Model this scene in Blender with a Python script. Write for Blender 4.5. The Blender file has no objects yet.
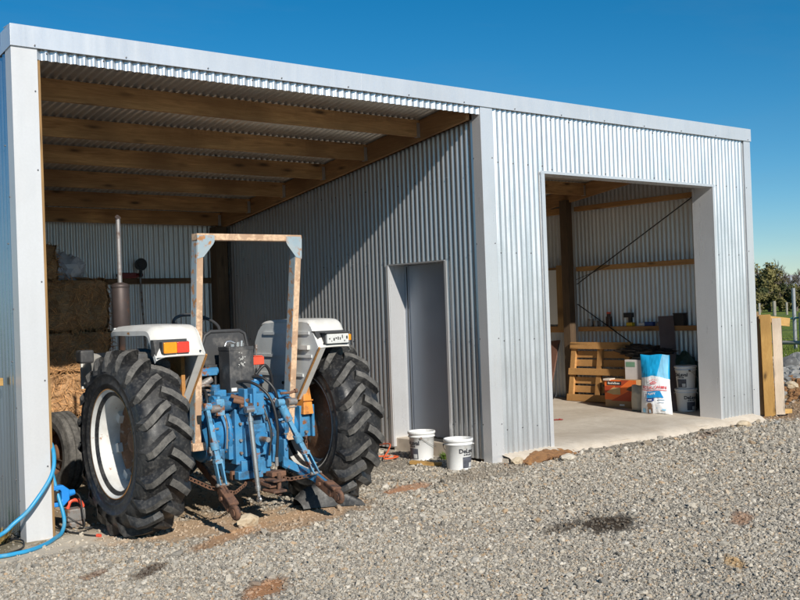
import bpy, bmesh, math, random
import numpy as np
from mathutils import Vector, Matrix, noise
random.seed(7)
rng = np.random.default_rng(7)
sc = bpy.context.scene
COL = sc.collection
R = math.radians
V = Vector

# ------------------------------------------------------------------ mesh builder
class MB:
    def __init__(s):
        s.v = []; s.f = []; s.m = []; s.s = []
    def add(s, vs, fs, m=0, sm=False):
        o = len(s.v)
        s.v.extend([tuple(p) for p in vs])
        for f in fs:
            s.f.append(tuple(i + o for i in f)); s.m.append(m); s.s.append(sm)
    def hexa(s, p, m=0):
        s.add(p, [(0,3,2,1),(4,5,6,7),(0,1,5,4),(1,2,6,5),(2,3,7,6),(3,0,4,7)], m)
    def box(s, c, d, rot=None, m=0):
        x, y, z = d[0]/2, d[1]/2, d[2]/2
        p = [V(q) for q in ((-x,-y,-z),(x,-y,-z),(x,y,-z),(-x,y,-z),(-x,-y,z),(x,-y,z),(x,y,z),(-x,y,z))]
        if rot is not None:
            M = rot if isinstance(rot, Matrix) else Matrix.Rotation(rot[2],3,'Z') @ Matrix.Rotation(rot[1],3,'Y') @ Matrix.Rotation(rot[0],3,'X')
            p = [M @ q for q in p]
        c = V(c); s.hexa([q + c for q in p], m)
    def bb(s, a, b, m=0):
        s.box([(a[i]+b[i])/2 for i in range(3)], [abs(b[i]-a[i]) for i in range(3)], None, m)
    def frame(s, d, up=(0,0,1)):
        d = V(d).normalized(); u = V(up)
        if abs(d.dot(u)) > .98: u = V((0,1,0))
        x = d.cross(u).normalized(); y = x.cross(d).normalized()
        return x, y, d
    def bar(s, a, b, w, h, up=(0,0,1), m=0, w2=None, h2=None):
        a = V(a); b = V(b); x, y, d = s.frame(b-a, up)
        w2 = w if w2 is None else w2; h2 = h if h2 is None else h2
        q = []
        for c, ww, hh in ((a,w,h),(b,w2,h2)):
            for sx, sy in ((-1,-1),(1,-1),(1,1),(-1,1)):
                q.append(c + x*sx*ww/2 + y*sy*hh/2)
        s.hexa(q, m)
    def cyl(s, a, b, r, r2=None, n=20, m=0, caps=True, sm=True, mc=None):
        a = V(a); b = V(b); r2 = r if r2 is None else r2
        x, y, d = s.frame(b-a)
        A = [a + (x*math.cos(t)+y*math.sin(t))*r for t in [2*math.pi*i/n for i in range(n)]]
        B = [b + (x*math.cos(t)+y*math.sin(t))*r2 for t in [2*math.pi*i/n for i in range(n)]]
        s.add(A+B, [(i,(i+1)%n,n+(i+1)%n,n+i) for i in range(n)], m, sm)
        if caps:
            mc = m if mc is None else mc
            if r > 1e-5: s.add(A, [tuple(range(n-1,-1,-1))], mc)
            if r2 > 1e-5: s.add(B, [tuple(range(n))], mc)
    def tube(s, pts, r, n=8, m=0, caps=True, sub=0):
        P = [V(p) for p in pts]
        if sub:
            Q = []
            for i in range(len(P)-1):
                p0 = P[max(i-1,0)]; p1 = P[i]; p2 = P[i+1]; p3 = P[min(i+2,len(P)-1)]
                for k in range(sub):
                    t = k/sub
                    Q.append(.5*((2*p1)+(p2-p0)*t+(2*p0-5*p1+4*p2-p3)*t*t+(3*p1-p0-3*p2+p3)*t**3))
            Q.append(P[-1]); P = Q
        T = [(P[min(i+1,len(P)-1)]-P[max(i-1,0)]).normalized() for i in range(len(P))]
        x, y, d = s.frame(T[0]); vs = []; rr = r if callable(r) else (lambda t: r)
        for i, p in enumerate(P):
            x = (x - T[i]*x.dot(T[i])).normalized(); y = T[i].cross(x)
            ri = rr(i/(len(P)-1))
            vs += [p + (x*math.cos(2*math.pi*k/n)+y*math.sin(2*math.pi*k/n))*ri for k in range(n)]
        fs = []
        for i in range(len(P)-1):
            for k in range(n):
                fs.append((i*n+k, i*n+(k+1)%n, (i+1)*n+(k+1)%n, (i+1)*n+k))
        s.add(vs, fs, m, True)
        if caps:
            s.add(vs[:n], [tuple(range(n-1,-1,-1))], m); s.add(vs[-n:], [tuple(range(n))], m)
    def lathe(s, prof, c, ax=(1,0,0), n=48, m=0, sm=True, closed=False):
        c = V(c); x, y, d = s.frame(ax)
        vs = []
        for i in range(n):
            t = 2*math.pi*i/n; e = x*math.cos(t)+y*math.sin(t)
            vs += [c + d*a + e*r for r, a in prof]
        k = len(prof); fs = []
        for i in range(n):
            j = (i+1) % n
            for q in range(k if closed else k-1):
                q2 = (q+1) % k
                fs.append((i*k+q, j*k+q, j*k+q2, i*k+q2))
        s.add(vs, fs, m, sm)
    def prism(s, poly, o, ex, ey, ez, m=0):          # polygon in (ex,ey) extruded by vector ez
        o = V(o); ex = V(ex); ey = V(ey); ez = V(ez); n = len(poly)
        A = [o + ex*p[0] + ey*p[1] for p in poly]; B = [q + ez for q in A]
        s.add(A+B, [tuple(range(n-1,-1,-1)), tuple(range(n,2*n))] + [(i,(i+1)%n,n+(i+1)%n,n+i) for i in range(n)], m)
    def torus(s, c, ax, Rr, r, n=14, k=6, m=0, stretch=None):
        c = V(c); x, y, d = s.frame(ax); vs = []; fs = []
        for i in range(n):
            t = 2*math.pi*i/n; e = x*math.cos(t)+y*math.sin(t); ce = c + e*Rr
            if stretch is not None: ce = c + e*Rr + stretch*(1 if e.dot(stretch) > 0 else -1)
            for j in range(k):
                p = 2*math.pi*j/k; vs.append(ce + e*math.cos(p)*r + d*math.sin(p)*r)
        for i in range(n):
            for j in range(k):
                fs.append((i*k+j, ((i+1)%n)*k+j, ((i+1)%n)*k+(j+1)%k, i*k+(j+1)%k))
        s.add(vs, fs, m, True)
    def sheet(s, fn, nu, nv, m=0, sm=True):          # fn(i,j)->point
        vs = [fn(i/nu, j/nv) for j in range(nv+1) for i in range(nu+1)]
        w = nu+1
        s.add(vs, [(j*w+i, j*w+i+1, (j+1)*w+i+1, (j+1)*w+i) for j in range(nv) for i in range(nu)], m, sm)
    def build(s, name, mats, parent=None, bevel=0, seg=2, loc=None, rz=0):
        me = bpy.data.meshes.new(name); me.from_pydata(s.v, [], s.f); me.update()
        mats = mats if isinstance(mats, (list, tuple)) else [mats]
        for m in mats: me.materials.append(m)
        me.polygons.foreach_set('material_index', s.m); me.polygons.foreach_set('use_smooth', s.s)
        o = bpy.data.objects.new(name, me); COL.objects.link(o)
        if parent is not None: o.parent = parent
        if loc is not None: o.location = loc
        o.rotation_euler.z = rz
        if bevel:
            b = o.modifiers.new('Bevel', 'BEVEL'); b.width = bevel; b.segments = seg; b.limit_method = 'ANGLE'; b.angle_limit = R(40)
        return o

def thing(name, label, cat, loc=(0,0,0), rz=0, group=None):
    o = bpy.data.objects.new(name, None); COL.objects.link(o)
    o.location = loc; o.rotation_euler = (0,0,rz); o.empty_display_size = .1
    o['label'] = label; o['category'] = cat
    if group: o['group'] = group
    return o
def tag(o, label, cat, group=None):
    o['label'] = label; o['category'] = cat
    if group: o['group'] = group
    return o
def struct(o, kind='structure'):
    o['kind'] = kind; return o
def dup(root, loc, rz, label, group=None, sc_=None):
    r = root.copy(); COL.objects.link(r); r.location = loc; r.rotation_euler = (0,0,rz); r['label'] = label
    if group: r['group'] = group
    if sc_: r.scale = sc_
    for ch in list(root.children):
        c = ch.copy(); COL.objects.link(c); c.parent = r
        for g in ch.children:
            d = g.copy(); COL.objects.link(d); d.parent = c
    return r

# ------------------------------------------------------------------ materials
def newmat(name):
    m = bpy.data.materials.new(name); m.use_nodes = True
    nt = m.node_tree; b = nt.nodes['Principled BSDF']
    return m, nt, b
def N(nt, t, **k):
    n = nt.nodes.new(t)
    for a, v in k.items():
        if a in n.inputs: n.inputs[a].default_value = v
        else: setattr(n, a, v)
    return n
def L(nt, a, b): nt.links.new(a, b)
def coords(nt, scale=(1,1,1), loc=(0,0,0)):
    tc = N(nt, 'ShaderNodeTexCoord'); mp = N(nt, 'ShaderNodeMapping')
    mp.inputs['Scale'].default_value = scale; mp.inputs['Location'].default_value = loc
    L(nt, tc.outputs['Object'], mp.inputs['Vector']); return mp.outputs['Vector']
def nz(nt, vec, scale, detail=4, rough=.55, dist=0):
    n = N(nt, 'ShaderNodeTexNoise'); n.inputs['Scale'].default_value = scale; n.inputs['Detail'].default_value = detail
    n.inputs['Roughness'].default_value = rough; n.inputs['Distortion'].default_value = dist
    L(nt, vec, n.inputs['Vector']); return n.outputs['Fac']
def ramp(nt, fac, stops):
    r = N(nt, 'ShaderNodeValToRGB'); e = r.color_ramp.elements
    while len(e) > 1: e.remove(e[-1])
    e[0].position = stops[0][0]; c = stops[0][1]; e[0].color = (*c, 1) if len(c) == 3 else c
    for p, c in stops[1:]:
        q = e.new(p); q.color = (*c, 1) if len(c) == 3 else c
    L(nt, fac, r.inputs['Fac']); return r.outputs['Color']
def g(v): return (v, v, v)
def mix(nt, fac, a, b, mode='MIX'):
    m = N(nt, 'ShaderNodeMix', data_type='RGBA', blend_type=mode)
    for idx, val in ((0, fac), (6, a), (7, b)):
        if hasattr(val, 'is_output'): L(nt, val, m.inputs[idx])
        elif idx == 0: m.inputs[0].default_value = val
        else: m.inputs[idx].default_value = (*val, 1) if len(val) == 3 else val
    return m.outputs[2]
def bump(nt, b, h, strength=.3, dist=.01):
    n = N(nt, 'ShaderNodeBump'); n.inputs['Strength'].default_value = strength; n.inputs['Distance'].default_value = dist
    L(nt, h, n.inputs['Height']); L(nt, n.outputs['Normal'], b.inputs['Normal'])
def simple(name, col, rough=.5, metal=0, var=.25, vs=8, bmp=.15, bs=60, dirt=None, dirt_amt=.5, dirt_s=6, spec=.5, trans=0):
    m, nt, b = newmat(name); vec = coords(nt)
    n1 = nz(nt, vec, vs, 5)
    c = mix(nt, n1, tuple(x*(1-var) for x in col), tuple(min(1, x*(1+var)) for x in col))
    if dirt:
        n2 = nz(nt, vec, dirt_s, 7, .68)
        f = ramp(nt, n2, [(.62-.3*dirt_amt, g(0)), (.78-.3*dirt_amt, g(1))])
        c = mix(nt, f, c, dirt)
        rr = mix(nt, f, g(rough), g(.85)); L(nt, rr, b.inputs['Roughness'])
    else:
        n3 = nz(nt, vec, vs*3, 3)
        L(nt, ramp(nt, n3, [(.3, g(max(.03, rough*.85))), (.7, g(min(1, rough*1.15)))]), b.inputs['Roughness'])
    L(nt, c, b.inputs['Base Color']); b.inputs['Metallic'].default_value = metal
    b.inputs['Specular IOR Level'].default_value = spec
    if bmp: bump(nt, b, nz(nt, vec, bs, 4), bmp, .004)
    return m
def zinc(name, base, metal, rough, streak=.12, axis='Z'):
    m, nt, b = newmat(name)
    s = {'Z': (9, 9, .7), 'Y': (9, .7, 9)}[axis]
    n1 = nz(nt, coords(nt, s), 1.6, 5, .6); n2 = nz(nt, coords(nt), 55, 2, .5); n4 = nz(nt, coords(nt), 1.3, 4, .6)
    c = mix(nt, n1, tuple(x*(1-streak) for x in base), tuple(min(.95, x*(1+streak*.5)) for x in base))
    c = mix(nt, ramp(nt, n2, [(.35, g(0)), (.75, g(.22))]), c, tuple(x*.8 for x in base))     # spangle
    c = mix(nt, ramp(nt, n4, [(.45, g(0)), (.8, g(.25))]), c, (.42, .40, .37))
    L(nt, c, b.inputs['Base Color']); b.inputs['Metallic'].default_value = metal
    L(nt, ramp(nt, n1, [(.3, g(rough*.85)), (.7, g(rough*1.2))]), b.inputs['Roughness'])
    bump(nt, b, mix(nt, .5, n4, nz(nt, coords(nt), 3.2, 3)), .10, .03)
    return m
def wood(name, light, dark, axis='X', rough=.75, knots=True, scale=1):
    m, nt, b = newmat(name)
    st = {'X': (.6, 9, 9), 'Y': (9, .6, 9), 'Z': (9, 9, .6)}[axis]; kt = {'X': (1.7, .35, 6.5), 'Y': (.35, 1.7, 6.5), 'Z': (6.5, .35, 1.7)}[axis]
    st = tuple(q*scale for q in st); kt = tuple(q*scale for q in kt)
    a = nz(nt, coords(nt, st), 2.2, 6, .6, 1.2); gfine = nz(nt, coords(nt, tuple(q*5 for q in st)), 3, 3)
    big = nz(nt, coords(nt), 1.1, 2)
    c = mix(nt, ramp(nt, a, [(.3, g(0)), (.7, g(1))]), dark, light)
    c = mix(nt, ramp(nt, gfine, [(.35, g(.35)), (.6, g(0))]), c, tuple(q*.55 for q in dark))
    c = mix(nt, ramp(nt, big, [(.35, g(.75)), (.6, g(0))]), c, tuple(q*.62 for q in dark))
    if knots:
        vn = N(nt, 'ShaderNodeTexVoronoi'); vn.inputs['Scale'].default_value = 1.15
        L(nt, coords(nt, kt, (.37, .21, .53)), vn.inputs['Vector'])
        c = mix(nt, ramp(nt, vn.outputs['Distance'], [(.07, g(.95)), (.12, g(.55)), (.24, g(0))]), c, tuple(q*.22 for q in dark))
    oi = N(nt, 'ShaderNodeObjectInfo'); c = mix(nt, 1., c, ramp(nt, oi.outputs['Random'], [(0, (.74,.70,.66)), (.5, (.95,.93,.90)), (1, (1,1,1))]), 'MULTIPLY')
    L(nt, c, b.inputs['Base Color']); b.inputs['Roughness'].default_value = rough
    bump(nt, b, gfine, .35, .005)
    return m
def painted(name, paint, rust=(.20, .075, .025), amt=.4, rough=.42, s=9, grime=(.10, .07, .045), edge=None):
    m, nt, b = newmat(name); vec = coords(nt)
    n1 = nz(nt, vec, s, 8, .7); n2 = nz(nt, vec, s*.35, 5, .6); n3 = nz(nt, vec, 40, 3)
    base = mix(nt, n2, tuple(x*.72 for x in paint), tuple(min(.9, x*1.15) for x in paint))
    base = mix(nt, ramp(nt, nz(nt, coords(nt, (1,1,1), (3,1,2)), s*.8, 6, .65), [(.45, g(0)), (.75, g(.6))]), base, grime)
    rc = mix(nt, n3, tuple(x*.5 for x in rust), tuple(min(1, x*1.7) for x in rust))
    f = ramp(nt, n1, [(.66-.32*amt, g(0)), (.72-.32*amt, g(1))])
    if edge:
        gm = N(nt, 'ShaderNodeNewGeometry'); wear = mix(nt, 1., ramp(nt, gm.outputs['Pointiness'], [(.52, g(0)), (.64, g(.8))]), ramp(nt, n1, [(.35, g(0)), (.6, g(1))]), 'MULTIPLY'); base = mix(nt, wear, base, edge)
        gr = ramp(nt, nz(nt, coords(nt, (1,1,1), (7,3,5)), 5.5, 7, .7), [(.50, g(0)), (.66, g(.85))]); base = mix(nt, gr, base, (.045,.05,.055))
    L(nt, mix(nt, f, base, rc), b.inputs['Base Color'])
    L(nt, mix(nt, f, g(rough), g(.9)), b.inputs['Roughness'])
    bump(nt, b, mix(nt, .5, n1, n3), .25, .004)
    return m
def glass_like(name, col, rough=.15):
    m, nt, b = newmat(name)
    n = nz(nt, coords(nt, (1,1,1)), 70, 1)
    L(nt, mix(nt, n, tuple(x*.8 for x in col), tuple(min(1, x*1.15) for x in col)), b.inputs['Base Color'])
    b.inputs['Roughness'].default_value = rough; b.inputs['Specular IOR Level'].default_value = .6
    w = N(nt, 'ShaderNodeTexWave'); w.inputs['Scale'].default_value = 60; L(nt, coords(nt), w.inputs['Vector'])
    bump(nt, b, w.outputs['Fac'], .15, .003)
    return m

M = {}
M['zinc'] = zinc('zinc_sheet', (.70, .71, .72), .74, .30)
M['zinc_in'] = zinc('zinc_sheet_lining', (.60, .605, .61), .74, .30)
M['zinc_roof'] = zinc('zinc_roof', (.62, .61, .59), .6, .34, axis='Y')
M['zinc_end'] = zinc('zinc_end_wall', (.50, .60, .70), .92, .22)  # blue base colour puts the sky's reflection into the left wall's zinc
M['zinc_bay'] = zinc('zinc_bay_lining', (.74, .74, .725), .5, .40)
M['flash'] = zinc('zinc_flashing', (.76, .765, .78), .48, .30, .04)
M['flash_white'] = zinc('pale_flashing', (.615, .62, .63), .15, .38, .04)
M['screw'] = simple('screw', (.16, .16, .17), .5, .6, bmp=0)
M['pine'] = wood('pine_beam', (.72, .42, .18), (.36, .185, .072), 'X')
M['piney'] = wood('pine_rafter', (.56, .31, .13), (.30, .15, .06), 'Y')
M['pinez'] = wood('pine_post', (.46, .29, .12), (.30, .17, .065), 'Z')
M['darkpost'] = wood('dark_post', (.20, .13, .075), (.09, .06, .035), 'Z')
M['girt'] = wood('girt', (.60, .34, .13), (.42, .21, .075), 'Y')
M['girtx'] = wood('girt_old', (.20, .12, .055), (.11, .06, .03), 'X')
M['newpine_z'] = wood('fresh_plank', (.72, .45, .15), (.55, .31, .085), 'Z', scale=1.5)
M['palepine_z'] = wood('pale_plank', (.86, .74, .62), (.74, .60, .46), 'Z', scale=1.5)
M['newpine_x'] = wood('fresh_plank_x', (.70, .44, .16), (.52, .30, .09), 'X', scale=1.5)
M['pallet'] = wood('pallet_wood', (.70, .40, .15), (.52, .26, .085), 'X', scale=1.5)
M['door'] = simple('door_leaf', (.30, .335, .39), .38, .2, .08, 1.5, .02)
M['dark'] = simple('dark_gap', (.02, .02, .02), .8)
M['concrete'] = None

# ------------------------------------------------------------------ camera
cam = bpy.data.cameras.new('camera'); camo = bpy.data.objects.new('camera', cam); COL.objects.link(camo)
CX = V((0.773, -0.633, -0.036)); 
# rotation recovered from the two vanishing points of the shed
rows = [(0.77314, -0.63318, -0.03624), (0.02234, -0.02988, 0.99930), (-0.63382, -0.77342, -0.00896)]
v1 = V((-858., -39., -1048.25)).normalized(); v2 = V((1279., 37., -1048.25)).normalized()
Yc = v1; Xc = (v2 - Yc*v2.dot(Yc)).normalized(); Zc = Xc.cross(Yc)
Rm = Matrix((Xc, Yc, Zc))      # rows: world axes expressed in camera space -> world = Rm @ cam
CAM = V((-2.783, -7.895, 1.65))
camo.matrix_world = Matrix.Translation(CAM) @ Rm.to_4x4()
cam.sensor_width = 36; cam.lens = 1048.25/800*36; cam.clip_start = .1; cam.clip_end = 3000
sc.camera = camo

# ------------------------------------------------------------------ light
SA, SE = R(14.5), R(29.4)          # sun comes from behind the camera, slightly from the left
sd = V((-math.sin(SA)*math.cos(SE), -math.cos(SA)*math.cos(SE), math.sin(SE)))
sl = bpy.data.lights.new('sun', 'SUN'); sl.energy = 4.2; sl.angle = R(.53); sl.color = (1, .945, .85)
so = bpy.data.objects.new('sun', sl); COL.objects.link(so); so.rotation_euler = sd.to_track_quat('Z', 'Y').to_euler(); so.location = (0, -10, 12)
w = bpy.data.worlds.new('World'); sc.world = w; w.use_nodes = True
bg = w.node_tree.nodes['Background']; sky = w.node_tree.nodes.new('ShaderNodeTexSky'); sky.sky_type = 'NISHITA'
sky.sun_disc = False; sky.sun_elevation = SE; sky.sun_rotation = math.atan2(sd.x, sd.y)
sky.altitude = 1200; sky.air_density = 1.0; sky.dust_density = 0; sky.ozone_density = 4.5
hs = w.node_tree.nodes.new('ShaderNodeHueSaturation'); hs.inputs['Saturation'].default_value = 1.34; hs.inputs['Hue'].default_value = .49; w.node_tree.links.new(sky.outputs[0], hs.inputs['Color']); tcs = N(w.node_tree, 'ShaderNodeTexCoord'); mps = N(w.node_tree, 'ShaderNodeMapping'); mps.inputs['Scale'].default_value = (1, 1, 5); w.node_tree.links.new(tcs.outputs['Generated'], mps.inputs[0])
cl = ramp(w.node_tree, nz(w.node_tree, mps.outputs[0], 2.2, 7, .6, .6), [(.45, g(0)), (.85, g(.16))])
w.node_tree.links.new(mix(w.node_tree, cl, hs.outputs[0], (2.6, 3.4, 4.2)), bg.inputs[0]); bg.inputs[1].default_value = .070
sc.view_settings.view_transform = 'Standard'; sc.view_settings.look = 'None'; sc.view_settings.exposure = .36; sc.view_settings.gamma = 1
sc.view_settings.use_curve_mapping = False

# ------------------------------------------------------------------ ground
def gz(x, y):
    x = np.asarray(x, float); y = np.asarray(y, float)
    h = .018*np.sin(1.1*x+.6)*np.cos(.9*y+1.2) + .012*np.sin(2.3*x-1.7*y) + .006*np.sin(5.1*x+2.2*y+.5)*np.cos(3.3*y-.4*x)
    near = np.exp(-((y-.1)/.5)**2) * ((x > -.5) & (x < 10.2))
    h = h*(1-.8*near)
    inside = 1/(1+np.exp(-(y-.25)/.06)) * ((x > -.02) & (x < 10))
    h = h*(1-inside*.75)
    h = h + .035*np.exp(-(((x-2.5)/.6)**2+((y+.45)/.7)**2)) - .01*np.exp(-(((x-.67)/.5)**2+((y+.45)/.5)**2))
    h = h + .10*np.clip((x-10.6)/2.2, 0, 1)*np.clip(1-np.abs(y-2)/5, 0, 1)
    # bare earth heap along the east side of the shed
    h = h + .16*np.exp(-(((x-12.7)/1.1)**2+((y-1.2)/.9)**2)) + .2*np.exp(-(((x-15.5)/2)**2+((y-3.4)/1.6)**2))
    return h
def lumps(x, y, s, seed=0):
    out = np.zeros_like(x)
    for k in range(6):
        a = 1.7*k+seed; f = s*(1.0+.63*k)
        out += np.sin(f*(x*math.cos(a)+y*math.sin(a))+2.1*k+seed)*np.cos(f*.8*(y*math.cos(a*1.3)-x*math.sin(a*1.3))+k)/(1+.35*k)
    return out/3
# worn patches: (x, y, rx, ry, rotation, colour, strength, how far they thin out the stones)
PATCH = [(.15,-.33,1.05,.40,.1,(.60,.53,.43),.97,.93), (1.25,-.55,.85,.46,0,(.54,.38,.245),.9,.85), (2.0,-.85,.75,.32,.3,(.52,.35,.215),.85,.8), (1.1,-1.05,.5,.13,.5,(.48,.28,.15),.8,.75),
    (1.6,.7,1.5,.9,0,(.34,.25,.16),.9,.85), (1.2,2.8,2.2,1.8,.2,(.33,.25,.16),.9,.85), (3.3,-.5,.42,.15,.35,(.48,.25,.14),.95,.85), (3.0,.1,.5,.25,.2,(.50,.42,.32),.7,.7), (3.3,-2.78,.33,.25,.5,(.055,.04,.028),1,.75), (3.0,-2.6,.22,.10,.2,(.07,.05,.035),.8,.4),
    (.5,-2.5,.27,.13,.7,(.40,.20,.095),.95,.85), (.2,-1.6,.26,.06,.65,(.07,.045,.03),.95,.5), (-.12,-1.45,.16,.05,.6,(.22,.11,.06),.8,.5), (4.05,-3.45,.32,.09,.6,(.40,.24,.15),.9,.7), (2.8,-4.2,.17,.06,.7,(.52,.34,.16),.9,.75),
    (5.45,-.2,.48,.16,.1,(.20,.09,.035),1,.9), (4.3,-.35,.8,.22,.1,(.40,.33,.25),.6,.5), (7.3,-.22,1.9,.14,.05,(.40,.36,.30),.55,.45), (8.1,-.42,.5,.1,.3,(.29,.15,.08),.55,.5),
    (12.7,1.2,1.5,1.3,0,(.33,.215,.115),1,.9), (11.0,.1,1.3,.35,.2,(.34,.21,.11),.85,.7), (-.35,.1,.4,.5,0,(.12,.10,.05),.8,.8), (3.9,.9,.7,.5,.2,(.36,.31,.25),.6,.5)]
def patches(x, y):
    tint = np.zeros((x.size, 3)); wt = np.zeros(x.size); thin = np.zeros(x.size)
    nn = lumps(x, y, 4.2, 1.3)*.35 + lumps(x, y, 11, .4)*.22 + lumps(x, y, 31, 2.4)*.30 + lumps(x, y, 67, 4.4)*.30
    for px, py, rx, ry, a, c, st, th in PATCH:
        dx, dy = x-px, y-py; ca, sa = math.cos(a), math.sin(a)
        d = np.sqrt(((dx*ca+dy*sa)/rx)**2+((dy*ca-dx*sa)/ry)**2)
        f = np.clip((1.18-d+nn)*2.2, 0, 1)*st
        k = f*(1-.0*wt)
        tint = tint*(1-k[:,None]) + np.array(c)*k[:,None]; wt = wt*(1-k)+k; thin = np.maximum(thin, np.clip((1.18-d+nn)*2.2, 0, 1)*th)
    # two faint wheel tracks leading out of the bay, pressed finer
    for off in (.67, 2.5):
        cx = off+.16*y+.03*y*y; lane = np.exp(-((x-cx)/.28)**2)*(y < -.6)*np.clip(1+.5*nn*3, 0, 1)
        thin = np.maximum(thin, lane*.55)
    return tint, wt, thin
def colour_attr(me, rgb, name='tint'):
    a = me.attributes.new(name, 'FLOAT_COLOR', 'POINT')
    buf = np.ones((len(me.vertices), 4), np.float32); buf[:, :rgb.shape[1]] = rgb
    a.data.foreach_set('color', buf.ravel())
def grid_mesh(name, xs, ys, zf):
    X, Y = np.meshgrid(xs, ys); x = X.ravel(); y = Y.ravel(); z = zf(x, y)
    nx, ny = len(xs), len(ys)
    i = np.arange(nx*ny).reshape(ny, nx)
    q = np.stack([i[:-1,:-1], i[:-1,1:], i[1:,1:], i[1:,:-1]], -1).reshape(-1, 4)
    me = bpy.data.meshes.new(name); me.vertices.add(nx*ny); me.vertices.foreach_set('co', np.stack([x, y, z], 1).astype(np.float32).ravel())
    me.loops.add(q.size); me.loops.foreach_set('vertex_index', q.ravel().astype(np.int32))
    me.polygons.add(len(q)); me.polygons.foreach_set('loop_start', (np.arange(len(q))*4).astype(np.int32))
    me.update(calc_edges=True); me.polygons.foreach_set('use_smooth', np.ones(len(q), bool))
    return me, x, y
def axis_steps(a, b, fine, lo, hi):
    c = list(np.arange(a, b, fine)); s = fine; p = a
    left = []
    while p > lo: s *= 1.25; p -= s; left.append(p)
    s = fine; p = c[-1]; right = []
    while p < hi: s *= 1.25; p += s; right.append(p)
    return np.array(left[::-1]+c+right)
gx = axis_steps(-2.2, 13.5, .045, -900, 900); gy = axis_steps(-5.2, 2.2, .045, -900, 1400)
me, x, y = grid_mesh('ground', gx, gy, lambda x, y: gz(x, y)*np.clip(1-(np.hypot(x-4, y)-25)/20, 0, 1)*1.0)
t, wt, th = patches(x, y)
buf = np.concatenate([t, wt[:, None]], 1); colour_attr(me, buf)
ground = bpy.data.objects.new('gravel_yard', me); COL.objects.link(ground); struct(ground)
m, nt, b = newmat('gravel_base'); vec = coords(nt)
vo = N(nt, 'ShaderNodeTexVoronoi'); vo.inputs['Scale'].default_value = 42; L(nt, vec, vo.inputs['Vector'])
vo2 = N(nt, 'ShaderNodeTexVoronoi'); vo2.inputs['Scale'].default_value = 95; L(nt, vec, vo2.inputs['Vector'])
big = nz(nt, vec, .5, 5, .6); mid = nz(nt, vec, 7, 6, .65)
pc = N(nt, 'ShaderNodeSeparateColor'); L(nt, vo.outputs['Color'], pc.inputs[0])
c = ramp(nt, pc.outputs[0], [(0, (.20,.18,.15)), (.45, (.33,.30,.255)), (.8, (.43,.395,.34)), (1, (.52,.465,.39))])
c = mix(nt, ramp(nt, big, [(.35, g(0)), (.7, g(.45))]), c, (.34,.28,.21))
at = N(nt, 'ShaderNodeAttribute', attribute_name='tint')
fines = mix(nt, mid, (.75,.75,.75), (1.25,1.22,1.18))
c = mix(nt, at.outputs['Alpha'], c, mix(nt, 1., at.outputs['Color'], fines, 'MULTIPLY'))
L(nt, c, b.inputs['Base Color']); b.inputs['Roughness'].default_value = .95; b.inputs['Specular IOR Level'].default_value = .15
hgt = mix(nt, .4, vo.outputs['Distance'], mix(nt, .5, vo2.outputs['Distance'], mid))
bump(nt, b, hgt, .45, .015)
me.materials.append(m)

# crushed stone: real angular stones, denser and smaller close by
ICO = None
def ico():
    bm = bmesh.new(); bmesh.ops.create_icosphere(bm, subdivisions=1, radius=1)
    vs = np.array([v.co[:] for v in bm.verts]); fs = np.array([[v.index for v in f.verts] for f in bm.faces]); bm.free()
    return vs, fs
IV, IF = ico()
cax = np.array([Rm @ V((0,0,-1))])[0][:2]; ca0 = math.atan2(cax[1], cax[0])
def field(n, r0, r1, s0, s1, half, inner=0):
    u = rng.random(n); r = np.sqrt(r0**2+(r1**2-r0**2)*u)
    a = rng.random(n)*2-1; a = ca0 + np.sign(a)*(inner+np.abs(a)*(half-inner))
    return CAM.x+r*np.cos(a), CAM.y+r*np.sin(a), rng.lognormal(0, .38, n)*(s0+(s1-s0)*rng.random(n))
px, py, ps = [], [], []
for n, r0, r1, s0, s1, hf in ((150000, 4.6, 7.6, .0048, .0086, .52), (115000, 7.6, 11.5, .0062, .0104, .52), (60000, 11.5, 18, .0095, .0155, .5), (16000, 18, 30, .018, .03, .5)):
    a_, b_, c_ = field(n, r0, r1, s0, s1, hf); px.append(a_); py.append(b_); ps.append(c_)
for n, r0, r1, s0, s1 in ((30000, 4.0, 8, .009, .014), (26000, 8, 14, .012, .018)):
    a_, b_, c_ = field(n, r0, r1, s0, s1, .95, .52); px.append(a_); py.append(b_); ps.append(c_)
px = np.concatenate(px); py = np.concatenate(py); ps = np.concatenate(ps)
tt, wt, th = patches(px, py)
keep = rng.random(px.size) > th
ins = (px > -.02) & (px < 9.82) & (py > -.02)
bay = ins & (px < 4.85) & (py < 5.4)
slab = (px > 5.0) & (px < 9.85) & (py > -.16)
keep &= ~((ins & ~bay) | slab) & ~((np.hypot(px-1.585, py+.43) < 0))
keep &= ~(bay & (rng.random(px.size) < .55))
px, py, ps, tt, wt = px[keep], py[keep], ps[keep], tt[keep], wt[keep]
big_i = rng.random(px.size) < .006; ps[big_i] *= 1.9
n = px.size
rot = rng.normal(size=(n, 4)); rot /= np.linalg.norm(rot, axis=1)[:, None]
q0, q1, q2, q3 = rot.T
RM = np.stack([1-2*(q2**2+q3**2), 2*(q1*q2-q0*q3), 2*(q1*q3+q0*q2), 2*(q1*q2+q0*q3), 1-2*(q1**2+q3**2), 2*(q2*q3-q0*q1), 2*(q1*q3-q0*q2), 2*(q2*q3+q0*q1), 1-2*(q1**2+q2**2)], 1).reshape(n, 3, 3)
shp = IV[None]*(1+rng.normal(0, .20, (n, 12, 1)))*np.stack([rng.uniform(.85, 1.5, n), rng.uniform(.7, 1.1, n), rng.uniform(.5, .85, n)], 1)[:, None, :]
P = np.einsum('nij,nkj->nki', RM, shp)*ps[:, None, None]
P[:, :, 2] *= .85
P += np.stack([px, py, gz(px, py)+ps*.28], 1)[:, None, :]
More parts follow.
